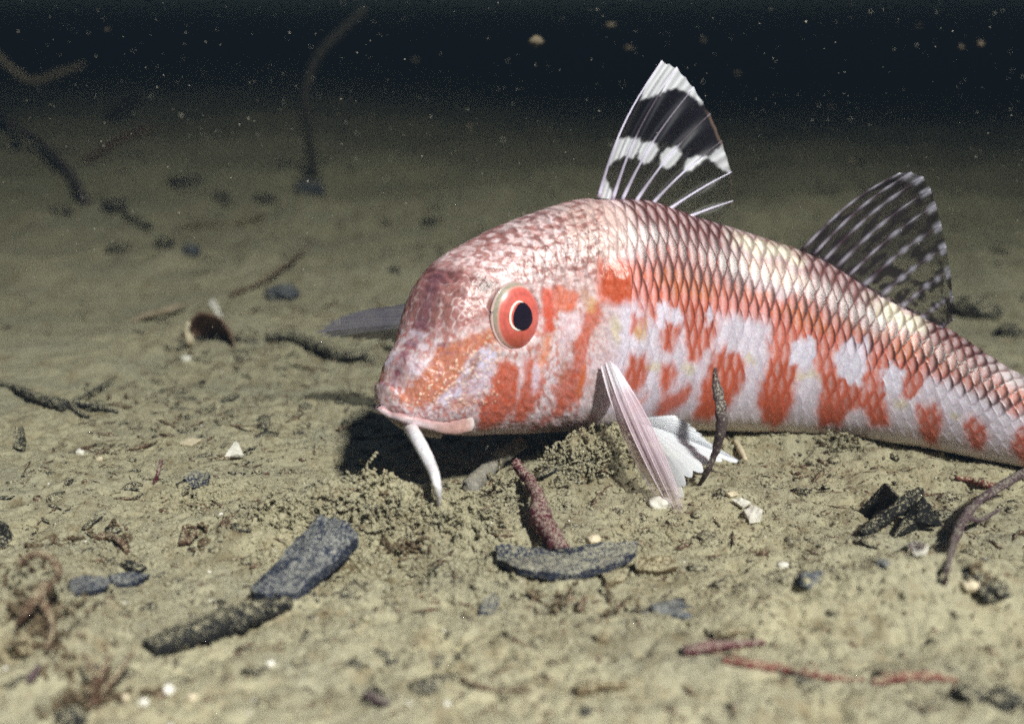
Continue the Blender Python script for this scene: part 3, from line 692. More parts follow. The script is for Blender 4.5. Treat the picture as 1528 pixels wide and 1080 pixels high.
def fan(base, tips, nu, nv, bow=None):
    """sheet of rays from the base line to the free edge, both given as 3-D points, one pair per ray"""
    base, tips = np.asarray(base), np.asarray(tips); k = np.linspace(0, len(base)-1, nu); i = np.arange(len(base))
    B = np.stack([np.interp(k, i, base[:, c]) for c in range(3)], -1); T = np.stack([np.interp(k, i, tips[:, c]) for c in range(3)], -1)
    t = np.linspace(0, 1, nv)[None, :, None]; P = B[:, None]*(1-t)+T[:, None]*t
    return P, k[:, None]*np.ones(nv)[None], np.ones(nu)[:, None]*np.linspace(0, 1, nv)[None]
# first dorsal fin, spines raised
bp1 = back_plane(.88, 1.55)
rays1 = [((893,292),(990,91)),((914,295),(1012,101)),((928,296),(1037,131)),((948,299),(1061,170)),((970,305),(1078,211)),((995,312),(1092,257)),((1025,322),(1094,300)),((1076,340),(1077,331))]
base1 = [bp1(x, y+3) for (x, y), _ in rays1]; tip1 = [bp1(*t) for _, t in rays1]
P, K, T = fan(base1, tip1, 141, 90)
bdir = base1[6]-base1[0]; bdir /= np.linalg.norm(bdir)
P = P-bdir*(.035*np.sin(T*math.pi*.95)*np.clip(1-K/7, 0, 1))[..., None]
bpn = np.cross(base1[3]-base1[0], [0, 0, 1.]); bpn /= np.linalg.norm(bpn)
P = P+bpn*(.012*np.sin(K*2*math.pi)*np.sin(T*math.pi))[..., None]
fr = np.abs(K-np.round(K)); P = P-(np.stack([np.zeros_like(T)]*2+[.007*np.sin(np.pi*np.clip(fr*2, 0, 1))*T**6], -1))   # the edge sags between spines
q = proj(P); x, y = q[..., 0]+1.6*noise2(q[..., 0]/7, q[..., 1]/7, 81), q[..., 1]+2*noise2(q[..., 0]/6, q[..., 1]/8, 82)
c = np.ones(P.shape)*np.array([.020, .014, .016]); al = .42*np.ones(K.shape)
al = al*(1-.55*inpoly(x, y, [(975,300),(1030,255),(1110,250),(1110,340),(1060,340)], 10))
BLACK = [(932,206),(975,128),(1030,138),(1064,170),(1082,212),(1080,222),(1060,236),(1020,240),(1015,220),(985,214),(955,207)]
blk = inpoly(x, y, BLACK+[], 4)
c = c+(np.array([.008, .006, .012])-c)*blk[..., None]; al = al+(.84-al)*blk
wht = np.zeros(K.shape)
for p in ([(980,85),(1020,95),(1042,130),(1056,156),(1046,156),(1028,140),(1010,132),(998,134),(984,141),(962,148),(955,150)],
          [(922,208),(935,205),(956,208),(957,222),(946,236),(932,234),(918,240),(904,252),(908,230)], [(952,214),(966,211),(980,214),(983,226),(973,240),(960,246),(953,238)],
          [(985,232),(995,221),(1010,219),(1017,230),(1008,246),(995,253),(985,247)], [(1020,250),(1026,238),(1040,233),(1056,234),(1044,244),(1030,255),(1022,258)],
          [(1056,237),(1072,222),(1083,210),(1092,240),(1096,258),(1080,256),(1066,243)], [(890,300),(893,270),(905,268),(914,290),(916,300)]): wht = np.maximum(wht, inpoly(x, y, p, 2.5))
wht *= .85+.15*np.cos(K*2*math.pi*3)
c = c+(lin(232,232,238)-c)*wht[..., None]; al = al+(.96-al)*wht
edge_ = sstep(.965, .985, T)*(1-wht)*sstep(2.6, 3.2, K); c = c+(lin(110,90,80)-c)*edge_[..., None]; al = np.maximum(al, edge_*.12)
d1 = make('dorsal_fin', P.reshape(-1, 3), grid_faces(141, 90), M['fin'], fish, colors=c.reshape(-1, 3), alpha=al.ravel())
d1['label'] = 'tall first dorsal fin with white tip, black band and row of white blotches'
for i, (b_, t_) in enumerate(zip(base1[:-1], tip1[:-1])):
    k = np.linspace(0, 1, 26)[:, None]; pp = b_*(1-k)+t_*k-bdir*.035*np.sin(k*math.pi*.95)*max(0, 1-i/7); rr = np.interp(k[:, 0], [0, .3, 1], [.0088, .0050, .0020])
    v, f = tube(pp, rr, 8); tt = np.clip(((v-b_)@(t_-b_))/((t_-b_)@(t_-b_)), 0, 1)
    cc = lin(206,198,220)*np.ones((len(v), 3)); sq = proj(v); dk = inpoly(sq[:, 0], sq[:, 1], BLACK, 8)*(.93 if i != 2 else .72)+.45*sstep(.03, .15, tt)*(1-sstep(.25, .45, tt))*(1 if i < 5 else .3)
    cc += (lin(58,40,48)-cc)*np.clip(dk, 0, 1)[:, None]; make('spine', v, f, M['raycol'], d1, colors=cc)
# second dorsal fin
bp2 = back_plane(1.85, 2.45)
b2 = [(1196,374),(1212,382),(1227,391),(1245,402),(1264,414),(1286,428),(1312,444),(1342,461),(1374,476),(1404,490)]
t2 = [(1343,257),(1360,256),(1377,263),(1388,281),(1396,304),(1404,334),(1411,366),(1417,402),(1421,440),(1422,474)]
base2 = [bp2(*p) for p in b2]; tip2 = [bp2(*p) for p in t2]
P, K, T = fan(base2, tip2, 190, 80); nrm2 = np.cross(base2[5]-base2[0], [0, 0, 1.]); nrm2 /= np.linalg.norm(nrm2)
lean = .035*T**2+.006*np.sin(K*2*math.pi)*T; bow = .035*np.sin(T*math.pi)*(1-K/9)
P = P+nrm2*lean[..., None]+np.array([0, 0, 1.])*bow[..., None]
fr = np.abs(K-np.round(K)); ri = np.round(K)
c = np.ones(P.shape)*np.array([.028, .020, .024])
bl = noise2(K*1.6+3, T*6, 91)+.6*noise2(K*4, T*9, 92); al = .56+.34*sstep(-.15, .35, bl)+.12*sstep(.5, .2, T)
al *= 1-.5*inpoly(*np.moveaxis(proj(P), -1, 0), [(1275,440),(1330,380),(1425,400),(1425,470),(1340,470)], 14)*sstep(.2, -.2, bl)
dash = np.zeros(K.shape)
for m0, wd in ((.10, .07), (.34, .05), (.53, .05), (.74, .05)):
    off = .03*np.sin(ri*2.1+m0*9); dash = np.maximum(dash, np.exp(-((T-m0-off)/wd)**2)*(1-sstep(.05, .20, fr)) * np.where(np.mod(np.sin(ri*7.7+m0*31)*91.7, 1) > .18, 1, .25))
dash = np.maximum(dash, sstep(.88, .93, T)*(1-sstep(.12, .32, fr)))
dash = np.maximum(dash, sstep(.86, .95, T)*(1-sstep(1.4, 2.2, K))*.8)
dash = dash*np.clip(.72+.5*noise2(K*5, T*7, 93), .2, 1); c = c+(lin(206,204,222)-c)*dash[..., None]; al = np.clip(al+(.85-al)*dash, .05, .95)
d2f = make('dorsal_fin', P.reshape(-1, 3), grid_faces(190, 80), M['fin'], fish, colors=c.reshape(-1, 3), alpha=al.ravel())
d2f['label'] = 'second dorsal fin, smoky and clear with white dashes along its rays'
for i in range(10):
    j = int(round(i*189/9)); pp = P[j, ::4]; pp = np.vstack([pp, P[j, -1]]); n = len(pp); v, f = tube(pp, np.linspace(.0075, .0022, n), 6)
    tt = np.r_[np.repeat(np.linspace(0, 1, n), 6), 0, 1]; cc = lin(74,54,62)*np.ones((len(v), 3))
    w_ = np.zeros(len(v))
    for m0 in (.10, .34, .53, .74, .97): w_ = np.maximum(w_, np.exp(-((tt-m0-.03*np.sin(i*2.1+m0*9))/.06)**2))
    cc += (lin(206,200,218)-cc)*(w_*.75)[:, None]; make('ray', v, f, M['raycol'], d2f, colors=cc)
def ray_fin(name, base, mid, tips, nu, nv, colour, alpha, rays, fold, label=None, nf=1):
    base, mid, tips = np.asarray(base), np.asarray(mid), np.asarray(tips); i = np.arange(len(base)); k = np.linspace(0, len(base)-1, nu)
    I = lambda A: np.stack([np.interp(k, i, A[:, c]) for c in range(3)], -1)[:, None]
    t = np.linspace(0, 1, nv)[None, :, None]; q_ = (k/(len(base)-1))[:, None, None]
    t = t*(1+nf*.035*np.sin(q_*rays*6.283)*t+nf*.05*noise2(q_*7, q_*0+rays, 97)*t)
    P = I(base)*(1-t)**2+2*I(mid)*t*(1-t)+I(tips)*t*t
    U = (k/(len(base)-1))[:, None]*np.ones(nv)[None]; T = np.ones(nu)[:, None]*np.linspace(0, 1, nv)[None]
    n = np.cross(np.gradient(P, axis=0), np.gradient(P, axis=1)); n /= np.linalg.norm(n, axis=2)[..., None]+1e-9
    P = P+n*(fold*np.cos(U*2*math.pi*rays)*np.sqrt(T)+.010*nf*np.sin(U*8+T*4+rays)*T*T)[..., None]
    rr = .5+.5*np.cos(U*2*math.pi*rays+.5*np.sin(T*5)); c, al = colour(U, T, rr)
    o = make(name, P.reshape(-1, 3), grid_faces(nu, nv), M['fin'], fish, colors=np.clip(c, 0, 1).reshape(-1, 3), alpha=np.clip(al*np.ones(U.shape), 0, 1).ravel())
    if label: o['label'] = label
    return o, P
# near pectoral fin, folded to a narrow blade that props on the silt
A_, B_, C_ = surf(892, 545, .012), surf(900, 533, .035), surf(909, 540, .020)
def pd(px, py, y): return at_depth(px, py, y)
ptip = [G(x, y, l) for x, y, l in ((984,744,.014),(993,754,.012),(1004,760,.010),(1014,760,.012),(1022,750,.018))]
def pcol(U, T, rr):
    c = lin(214,188,202)*np.ones(U.shape+(3,)); c = c+(lin(200,158,170)-c)*(((1-rr)**1.5)*.5*sstep(.10, .3, T)*(1-.5*sstep(.7, 1, T)))[..., None]
    c = c+(lin(236,228,238)-c)*(rr**4*.3)[..., None]; wb = (1-sstep(.16, .30, T)); c = c+(lin(238,236,244)-c)*wb[..., None]
    al = .56+.18*rr; al = al+(1-al)*wb; al = al*(1-.65*sstep(.55, 1, T)); return c, al
pf, PP = ray_fin('pectoral_fin', [A_, (A_+B_)/2, B_, (B_+C_)/2, C_], [pd(916, 645, 3.80), pd(928, 634, 3.765), pd(942, 624, 3.755), pd(956, 620, 3.78), pd(972, 618, 3.84)], ptip, 90, 80, pcol, 0, 8, .002,
                 'near pectoral fin folded to a narrow pinkish blade with white base')
for j in (4, 26, 49, 71, 86):
    v, f = tube(PP[j, ::3], np.linspace(.0035, .0015, len(PP[j, ::3])), 6); tt = np.r_[np.repeat(np.linspace(0, 1, len(PP[j, ::3])), 6), 0, 1]
    cc = lin(226,214,226)*np.ones((len(v), 3)); cc += (lin(208,180,190)-cc)*(sstep(.2, .4, tt)*.7)[:, None]; make('ray', v, f, M['raycol'], pf, colors=cc)
# far pectoral fin spread out beyond the snout
fb = surf(815, 520, .0, True)
far_tips = [pd(596, 452, 4.62), pd(548, 459, 4.66), pd(505, 474, 4.68), pd(472, 496, 4.68), pd(500, 503, 4.62), pd(552, 508, 4.58), pd(600, 512, 4.54)]
fbase = [fb+np.array([0, 0, .03*(1-k/3)]) for k in range(7)]
fmid = [(b_*.45+t_*.55)+np.array([0, 0, .03]) for b_, t_ in zip(fbase, far_tips)]
ray_fin('pectoral_fin', fbase, fmid, far_tips, 120, 40, lambda U, T, rr: (lin(112,108,126)*np.ones(U.shape+(3,))*(.75+.4*rr)[..., None], .66+.18*rr), 0, 16, .003,
        'far pectoral fin spread like a grey lilac blade beyond the snout')
# pelvic fins: the near one fans out over the silt
wb = [surf(940+k*2, 624+k*.5, .004) for k in range(8)]
ptips = [pd(1006, 624, 4.06), pd(1030, 634, 4.03), pd(1048, 650, 4.00), pd(1072, 668, 3.96), pd(1102, 688, 3.92), pd(1056, 692, 3.86), pd(1024, 712, 3.78), G(1014, 745, .012)]
pmid = [(b_*.5+t_*.5)+np.array([0, -.02, .02]) for b_, t_ in zip(wb, ptips)]
def vcol(U, T, rr):
    c = lin(238,240,246)*np.ones(U.shape+(3,))*(.92+.12*rr)[..., None]; al = 1-.55*sstep(.74, .97, U)+.0*T; return c, al
ray_fin('pelvic_fin', wb, pmid, ptips, 170, 60, vcol, 0, 17, .004, 'white pelvic fin fanned out flat on the silt')
wf = [surf(960+k*2, 640, 0, True) for k in range(6)]; g_ = wf[0]
ft = [np.array([g_[0]+.12+.06*k, g_[1]+.16-.05*k, hz(g_[0]+.12+.06*k, g_[1]+.16-.05*k)+.012]) for k in range(6)]
ray_fin('pelvic_fin', wf, [(b_+t_)/2+np.array([0, 0, .02]) for b_, t_ in zip(wf, ft)], ft, 80, 30, lambda U, T, rr: (lin(224,228,236)*np.ones(U.shape+(3,))*(.8+.2*rr)[..., None], .9), 0, 11, .006)
# tail fin, beyond the picture's edge
xe, ye, tx_, ty_ = [float(q) for q in spine_at(np.array(SLEN))]; T3 = np.array([tx_, ty_, 0]); base_t = np.array([xe, ye, .13])-T3*.03
ct = [base_t+T3*(.62-.30*(1-abs(u)**1.2))+np.array([0, 0, .36*u+.14]) for u in np.linspace(-1, 1, 13)]
cb = [base_t+np.array([0, 0, .09*u]) for u in np.linspace(-1, 1, 13)]
ct = [np.array([p[0], p[1], max(p[2], hz(p[0], p[1])+.02)]) for p in ct]
ray_fin('tail_fin', cb, [(b_+t_)/2 for b_, t_ in zip(cb, ct)], ct, 130, 40, lambda U, T, rr: (lin(206,178,170)*np.ones(U.shape+(3,))*(.7+.3*rr)[..., None], .7+.2*rr), 0, 20, .004)
# ------------------------------------------------------------------ what lies on the seabed
def scale_at(p): return ((np.asarray(p)-CAM)@FWD)/FPX         # units per pixel at a point
def resample(p, n):
    p = np.asarray(p, float); l = np.r_[0, np.cumsum(np.linalg.norm(np.diff(p, axis=0), axis=1))]; t = np.linspace(0, l[-1], n)
    return np.stack([np.interp(t, l, p[:, c]) for c in range(p.shape[1])], -1)
def stick(name, cat, label, pts_, rpx, mat, seed=0, rough=.25, seg=10, twigs=(), group=None, n=40, flat=1.0):
    """pts_: (px, py, lift) along it, lift above the seabed; rpx: half widths in pixels of the photograph"""
    P = np.array([G(x, y, l) + np.array([0, 0, 0]) for x, y, l in pts_]); loc = P[0]
    R = np.array(rpx, float)*scale_at(P.mean(0))
    C = catmull(P, 8); C = resample(C, n); w = nrg.normal(0, 1, C.shape); 
    C = C + .12*R.mean()*np.stack([noise2(np.arange(n)*.35, np.full(n, k*3.1), seed+k) for k in range(3)], -1)*2
    r = np.interp(np.linspace(0, 1, n), np.linspace(0, 1, len(R)), R); parts = [tube(C, r, seg, rough, seed, flat=flat)]
    base = tag(make(name, *parts[0], mat, loc=loc), label, cat, group)
    for (tp, tr) in twigs:
        Q_ = np.array([G(x, y, l) for x, y, l in tp]); Q_ = resample(catmull(Q_, 6), 18)
        make('side_twig', *tube(Q_, np.interp(np.linspace(0, 1, 18), [0, 1], [tr*scale_at(Q_[0]), tr*.45*scale_at(Q_[0])]), 8, rough, seed+5), mat, base)
    return base
def chip_mesh(P, thick, seed, rough=.010, n=72, jag=.04):
    P = np.asarray(P, float); ring = resample(np.vstack([P, P[:1]]), n+1)[:-1]; c = ring.mean(0)
    k = np.arange(n); jit = 1+jag*noise2(k*.9, np.zeros(n), seed)+jag*.7*noise2(k*.31, np.ones(n), seed)
    ring = c+(ring-c)*jit[:, None]; rows = []
    nn = np.cross(P[1]-P[0], P[2]-P[0])
    for q in range(2, len(P)-1): nn = nn+np.cross(P[q]-P[0], P[q+1]-P[0])
    nn /= np.linalg.norm(nn)+1e-9; nn *= np.sign(nn[2]+1e-6)
    f = np.array([1, .985, .9, .74, .55, .36, .15])
    for q, s in enumerate(f):
        r = c+(ring-c)*s; up = (.40*thick if q == 0 else .43*thick)
        rows.append(r+nn*(up+rough*noise2(r[:, 0]*26, r[:, 1]*26+r[:, 2]*9, seed+2)+.5*rough*noise2(r[:, 0]*70, r[:, 1]*70, seed+3))[:, None])
    rows = [c+(ring-c)*.9-nn*thick*.55, c+(ring-c)*.985-nn*thick*.35]+rows
    V = np.vstack(rows+[c+nn*.42*thick, c-nn*thick*.55]); m = len(rows); F = [tuple(q) for q in grid_faces(m, n, True)]
    for j in range(n): F.append(((m-1)*n+j, (m-1)*n+(j+1) % n, m*n)); F.append(((j+1) % n, j, m*n+1))
    return V, F
def chip(name, cat, label, pp, thick, mat, seed=0, rough=.006, jag=.06, group=None, smooth=True):
    P = np.array([G(x, y, l) for x, y, l in pp]); V, F = chip_mesh(P, thick, seed, rough, jag=jag)
    return tag(make(name, V, F, mat, loc=P.mean(0), smooth=smooth, sharp=32), label, cat, group)
import bmesh
def ico(sub):
    bm = bmesh.new(); bmesh.ops.create_icosphere(bm, subdivisions=sub, radius=1); bm.verts.ensure_lookup_table()
    V = np.array([v.co[:] for v in bm.verts]); F = [tuple(v.index for v in f.verts) for f in bm.faces]; bm.free(); return V, F
I3, I2, I1 = ico(3), ico(2), ico(1)
def lump_mesh(c, r, seed, rough=.3, base=I3):
    V = base[0]; n = noise2(V[:, 0]*1.7+V[:, 2], V[:, 1]*1.7-V[:, 2]*.8, seed)+.5*noise2(V[:, 0]*4+V[:, 2]*2, V[:, 1]*4+V[:, 2]*3, seed+1)
    return c+V*(1+rough*n)[:, None]*np.asarray(r), base[1]
def pebble(name, cat, label, px, py, rx, ry, mat, seed=0, rough=.35, sink=.35, group=None, rot=0, depth=1.0):
    p = G(px, py+ry*.6); s = scale_at(p); r = np.array([rx*s, rx*s*.8*depth, ry*s*1.05])
    V, F = lump_mesh(np.zeros(3), r, seed, rough); a = math.radians(rot); ca, sa = math.cos(a), math.sin(a)
    V = np.stack([V[:, 0]*ca-V[:, 1]*sa, V[:, 0]*sa+V[:, 1]*ca, V[:, 2]], -1)
    return tag(make(name, V+p+np.array([0, 0, r[2]*(1-2*sink)]), F, mat, loc=p), label, cat, group)

# near the snout
t = chip('bark_chip', 'bark chip', 'large slate blue dusted bark chip tilted in the silt left of the barbel', [(373,888,.02),(410,850,.05),(440,815,.09),(478,776,.12),(520,786,.11),(536,808,.09),(505,838,.06),(470,868,.04),(440,892,.02),(400,896,.015)], .05, M['slate'], 3, .012, .05)
stick('charred_stick', 'stick', 'thick black stick dusted with silt lying left of the big slate chip', [(222,968,.030),(270,952,.032),(330,932,.034),(390,912,.036),(434,898,.034)], [13,19,21,19,8], M['black'], 4, .34, 14, n=60)
chip('bark_strip', 'bark strip', 'long curved bark strip dusted pale with a bluish lower edge, below the maroon stem', [(738,822,.05),(765,815,.055),(800,828,.05),(850,822,.055),(905,815,.055),(952,812,.045),(948,832,.04),(915,846,.035),(870,858,.03),(820,860,.03),(770,852,.03),(742,838,.035)], .035, M['strip'], 5, .010, .04)
chip('wood_chip', 'wood chip', 'small brown wood chip with a pale rim touching the right end of the curved strip', [(946,838,.03),(975,832,.035),(1008,834,.03),(1010,850,.02),(980,856,.015),(950,852,.02)], .03, M['brown'], 6)
chip('wood_chip', 'wood chip', 'little brown wood chip half buried under the curved bark strip', [(896,856,.015),(915,850,.02),(938,852,.018),(932,868,.01),(905,872,.01)], .022, M['brown'], 7)
stick('maroon_stem', 'stem', 'knobbly maroon stem dusted with silt leaning below the chin', [(768,690,.10),(786,712,.10),(803,742,.09),(806,772,.07),(822,795,.05),(842,826,.015)], [8,9,10,16,13,12], M['maroon'], 8, .32, 12, n=50)
stick('grey_stick', 'stick', 'short pale grey stick poking up in the shadow under the chin', [(700,728,.02),(728,700,.05),(756,676,.08),(782,658,.11)], [12,13,12,11], M['grey'], 9, .25, 12)
stick('upright_stem', 'stem', 'thin dark upright stem with a pale tip standing in front of the flank', [(1042,726,-.01),(1054,706,.06),(1067,676,.14),(1076,640,.23),(1075,606,.31),(1069,575,.38),(1067,549,.44)], [3,4,5,8,8.5,8,2], M['stem'], 10, .2, 10, n=50)
stick('rootlet', 'rootlet', 'hair thin curled brown rootlet to the left of the folded pectoral fin', [(884,757,.01),(890,744,.03),(900,731,.04),(914,722,.05)], [1.6,1.7,1.6,1.2], M['thin'], 11, .2, 6)
pebble('shell_bit', 'shell', 'rounded white shell bit at the tip of the folded pectoral fin', 985, 748, 17, 9, M['shell'], 12, .3)
chip('shell_bit', 'shell', 'square white shell flake furthest right beside the upright stem', [(1110,764,.02),(1122,756,.025),(1138,762,.025),(1134,776,.02),(1118,778,.015)], .02, M['shell'], 13)
chip('shell_bit', 'shell', 'thin white shell splinter just above the square white flake', [(1092,746,.015),(1106,744,.02),(1121,751,.02),(1108,757,.015)], .012, M['shell'], 14)
chip('shell_bit', 'shell', 'tiny cream shell splinter above the other splinters right of the stem', [(1083,736,.015),(1094,733,.02),(1102,738,.015),(1090,742,.01)], .012, M['cream'], 15)
stick('shell_splinter', 'shell', 'pale cream needle of shell lying just beyond the pelvic fin tip', [(1112,686,.02),(1105,672,.02),(1097,658,.02)], [3,5,4], M['cream'], 16, .2, 8, n=16)
pebble('shell_bit', 'shell', 'small pale shell bit half buried between the strip and the pectoral fin', 886, 803, 10, 7, M['cream'], 17)
# right side
chip('bark_flake', 'bark flake', 'brownish black square bark flake standing tilted, leftmost of the broken three', [(1282,762,.01),(1322,720,.11),(1341,740,.10),(1300,778,.0)], .018, M['flake'], 18, .004, .05)
stick('bark_ridge', 'bark flake', 'long black ridge of bark between the two broken flakes', [(1288,796,.01),(1312,778,.035),(1340,758,.055),(1372,732,.07)], [7,13,12,8], M['flake'], 19, .55, 7, n=30, flat=.8)
chip('bark_flake', 'bark flake', 'black triangular bark flake, rightmost of the broken three', [(1332,802,.0),(1348,772,.05),(1378,738,.13),(1406,784,.04),(1370,788,.01)], .018, M['flake'], 20, .004, .05)
stick('twig', 'twig', 'dark violet branching twig reaching in from the right edge onto the silt', [(1560,692,.16),(1528,706,.14),(1488,728,.11),(1455,752,.08),(1436,776,.06),(1424,806,.04),(1414,842,.02),(1408,876,-.01)], [8,7,7,8,5.5,5,4.5,3], M['twig'], 21, .35, 10,
      twigs=[([(1442,772,.06),(1462,776,.05),(1478,768,.05),(1494,758,.05)], 5)], n=60)
stick('twig', 'twig', 'short reddish twig lying under the violet branch by the tail', [(1426,712,.02),(1448,716,.03),(1470,722,.03),(1492,728,.02)], [3,5,6,4], M['red'], 22, .2, 8)
chip('shell_bit', 'shell', 'bright white shell flake below the black triangular bark flake', [(1354,816,.02),(1366,809,.025),(1384,815,.025),(1380,825,.02),(1364,827,.015)], .015, M['shell'], 23)
pebble('shell_bit', 'shell', 'small white shell bit right of the pelvic fin on open silt', 1168, 842, 9, 6, M['shell'], 24)
pebble('dark_grain', 'grain', 'black ragged clump of grains by the foot of the violet twig', 1480, 878, 22, 14, M['charcoal'], 25, .6)
pebble('dark_grain', 'grain', 'smaller black clump of grains right against the violet twig foot', 1452, 858, 14, 8, M['charcoal'], 26, .6)
pebble('pale_lump', 'shell', 'pale silty lump between the black clump and the twig foot', 1448, 872, 13, 8, M['cream'], 27, .4)
pebble('dark_grain', 'grain', 'dark brown lump at the near end of the broken flakes', 1282, 806, 9, 6, M['charcoal'], 28, .4)
pebble('slate_grain', 'grain', 'patch of slate blue grains on the mound crest at right', 1213, 860, 24, 10, M['blue'], 29, .6, .6)
pebble('slate_grain', 'grain', 'slate blue speckled lump left of the mound crest patch', 1320, 838, 12, 7, M['blue'], 30, .5, .5)
stick('red_root', 'root', 'long blurred red root lying across the near silt at lower right', [(1078,984,.006),(1120,990,.012),(1165,997,.010),(1220,1007,.009),(1262,1012,.006),(1290,1014,.0)], [6,8,8,7,5,3], M['red'], 31, .2, 10)
stick('red_root', 'root', 'shorter blurred red root to the right of the long red root', [(1300,1018,.004),(1340,1010,.012),(1385,1008,.012),(1428,1014,.003)], [6,9,8,5], M['red'], 32, .2, 10)
pebble('dark_pebble', 'pebble', 'dark blurred pebble at lower right, left one of the pair', 1452, 1032, 24, 17, M['charcoal'], 33)
pebble('dark_pebble', 'pebble', 'dark blurred pebble at lower right, right one of the pair', 1497, 1036, 25, 16, M['charcoal'], 34)
stick('plant_scrap', 'plant scrap', 'dark violet stalk with black end above the long red root', [(1022,974,.01),(1045,966,.02),(1085,962,.02),(1140,958,.015)], [9,9,6,4], M['maroon'], 35, .3, 10)
stick('plant_scrap', 'plant scrap', 'olive brown flat stalk just above the dark violet stalk', [(1066,948,.02),(1090,944,.02),(1114,938,.02)], [8,8,3], M['brown'], 36, .3, 10)
pebble('slate_grain', 'grain', 'broad patch of dark slate grains below the wood chips', 1000, 906, 36, 9, M['blue'], 37, .7, .6)
chip('slate_chip', 'bark chip', 'small bluish chip on the open silt below the curved strip', [(714,914,.015),(722,892,.02),(738,886,.025),(746,900,.02),(736,918,.01)], .02, M['strip'], 38)
stick('brown_curl', 'rootlet', 'short brown curled bit standing below the curved strip', [(864,912,.01),(868,900,.03),(874,888,.045)], [5,5,3], M['thin'], 39, .2, 8, n=16)
stick('brown_curl', 'rootlet', 'tiny thin brown curl to the right of the short curled bit', [(918,916,.01),(922,905,.03),(918,896,.04)], [4,4,3], M['thin'], 40, .2, 8, n=16)
pebble('dark_grain', 'grain', 'ochre brown crumb standing on the near silt below the strip', 898, 950, 11, 12, M['brown'], 41, .5)
stick('brown_stick', 'stick', 'blurred dark brown stick in the near foreground centre', [(860,1030,.02),(885,1024,.025),(910,1022,.02),(936,1022,.015)], [8,9,8,7], M['brown'], 42, .4, 10)
pebble('dark_pebble', 'pebble', 'blurred near black pebble at the bottom edge below the brown stick', 873, 1060, 13, 11, M['charcoal'], 43)
stick('violet_sliver', 'stem', 'blurred violet grey sliver at the bottom left of centre', [(546,1036,.02),(562,1042,.025),(580,1050,.015)], [6,8,5], M['twig'], 44, .2, 10, n=18)
pebble('dark_pebble', 'pebble', 'tiny dark blurred pebble right of the violet grey sliver', 624, 1040, 6, 5, M['charcoal'], 45)
stick('dark_string', 'rootlet', 'thin blurred string of dark beads right of the violet sliver', [(690,1012,.015),(712,1022,.015),(740,1028,.015),(790,1028,.01)], [5,3,3,4], M['thin'], 46, .5, 8)
pebble('white_bead', 'shell', 'white shell bead beside a dark streak in the left foreground', 404, 990, 6, 6, M['shell'], 47, .4, .3)
stick('dark_streak', 'stick', 'short dark streak of wood left of the white bead', [(364,1000,.01),(380,1000,.015),(398,998,.012)], [5,6,4], M['charcoal'], 48, .3, 8, n=16)
pebble('white_bead', 'shell', 'big white blurred bead, topmost of the bottom left cluster', 252, 1028, 9, 9, M['shell'], 49, .4, .3)
pebble('white_bead', 'shell', 'white blurred bead at the lower left of the big white bead', 214, 1048, 7, 9, M['shell'], 50, .4, .3)
pebble('white_bead', 'shell', 'cream blurred bead, leftmost of the bottom left cluster', 185, 1040, 7, 6, M['cream'], 51, .4, .3)
pebble('white_bead', 'shell', 'flat cream blurred bead, rightmost of the bottom left cluster', 288, 1038, 9, 5, M['cream'], 52, .3, .3)
pebble('white_bead', 'shell', 'small white bead among specks in the front centre', 667, 1050, 5, 5, M['shell'], 53, .15, .2)
# left side
stick('rotting_plant', 'plant scrap', 'blurred purple brown plant scrap curled on the left foreground mound', [(28,842,.16),(50,826,.20),(74,830,.20),(86,856,.17),(72,880,.13)], [6,7,6,6,4], M['thin'], 54, .5, 10,
      twigs=[([(70,872,.12),(48,900,.10),(26,930,.07)], 11), ([(60,890,.10),(78,930,.07),(70,970,.04)], 8)])
stick('purple_stub', 'plant scrap', 'small purple stub standing low on the left foreground mound', [(44,1016,.02),(52,1002,.04),(58,992,.06)], [6,6,4], M['twig'], 55, .3, 10, n=16)
pebble('brown_clot', 'clot', 'blurred brown clot on the left foreground mound under the plant scrap', 36, 960, 22, 18, M['brown'], 56, .6)
stick('leaf_stalk', 'plant scrap', 'blurred brown forked stalk with a dark violet bud at lower left', [(132,1058,.01),(140,1030,.05),(138,1004,.09),(124,974,.12)], [6,5,5,3], M['thin'], 57, .3, 8,
      twigs=[([(136,1048,.03),(172,1010,.07),(198,972,.10)], 7), ([(140,1030,.05),(150,1004,.10),(163,980,.13)], 11)])
pebble('dark_clot', 'clot', 'black blurred clot at the bottom edge under the forked stalk', 106, 1066, 24, 16, M['charcoal'], 58, .5)
chip('slate_chip', 'bark chip', 'flat dusty blue grey chip in the left foreground, longer one of two', [(103,866,.03),(130,861,.035),(165,868,.03),(158,880,.015),(128,888,.01),(104,890,.01)], .025, M['slate'], 59)
chip('slate_chip', 'bark chip', 'flat dusty blue grey chip lying right behind the longer flat one', [(160,862,.02),(192,856,.025),(222,860,.02),(206,870,.012),(176,874,.01)], .018, M['slate'], 60)
stick('black_stub', 'stick', 'short black stub of wood above the two flat dusty chips', [(185,840,.02),(200,845,.025),(214,850,.02)], [6,8,6], M['black'], 61, .3, 10, n=18)
chip('slate_chip', 'bark chip', 'small dark blue chip in the silt near the thin upright twig', [(274,714,.02),(292,704,.03),(314,708,.025),(310,724,.01),(288,730,.005)], .02, M['strip'], 62)
stick('twiglet', 'twig', 'short thin maroon twiglet sticking up in the left silt', [(230,722,.0),(236,704,.04),(241,686,.07)], [3,3,2.5], M['maroon'], 63, .2, 8, n=14)
stick('comb_bit', 'plant scrap', 'dark brown comb like scrap standing left of the slate chip', [(272,810,.02),(276,796,.035),(274,784,.05)], [6,6,4], M['thin'], 64, .3, 8, n=14, twigs=[([(280,810,.02),(290,796,.04),(292,788,.05)], 5)])
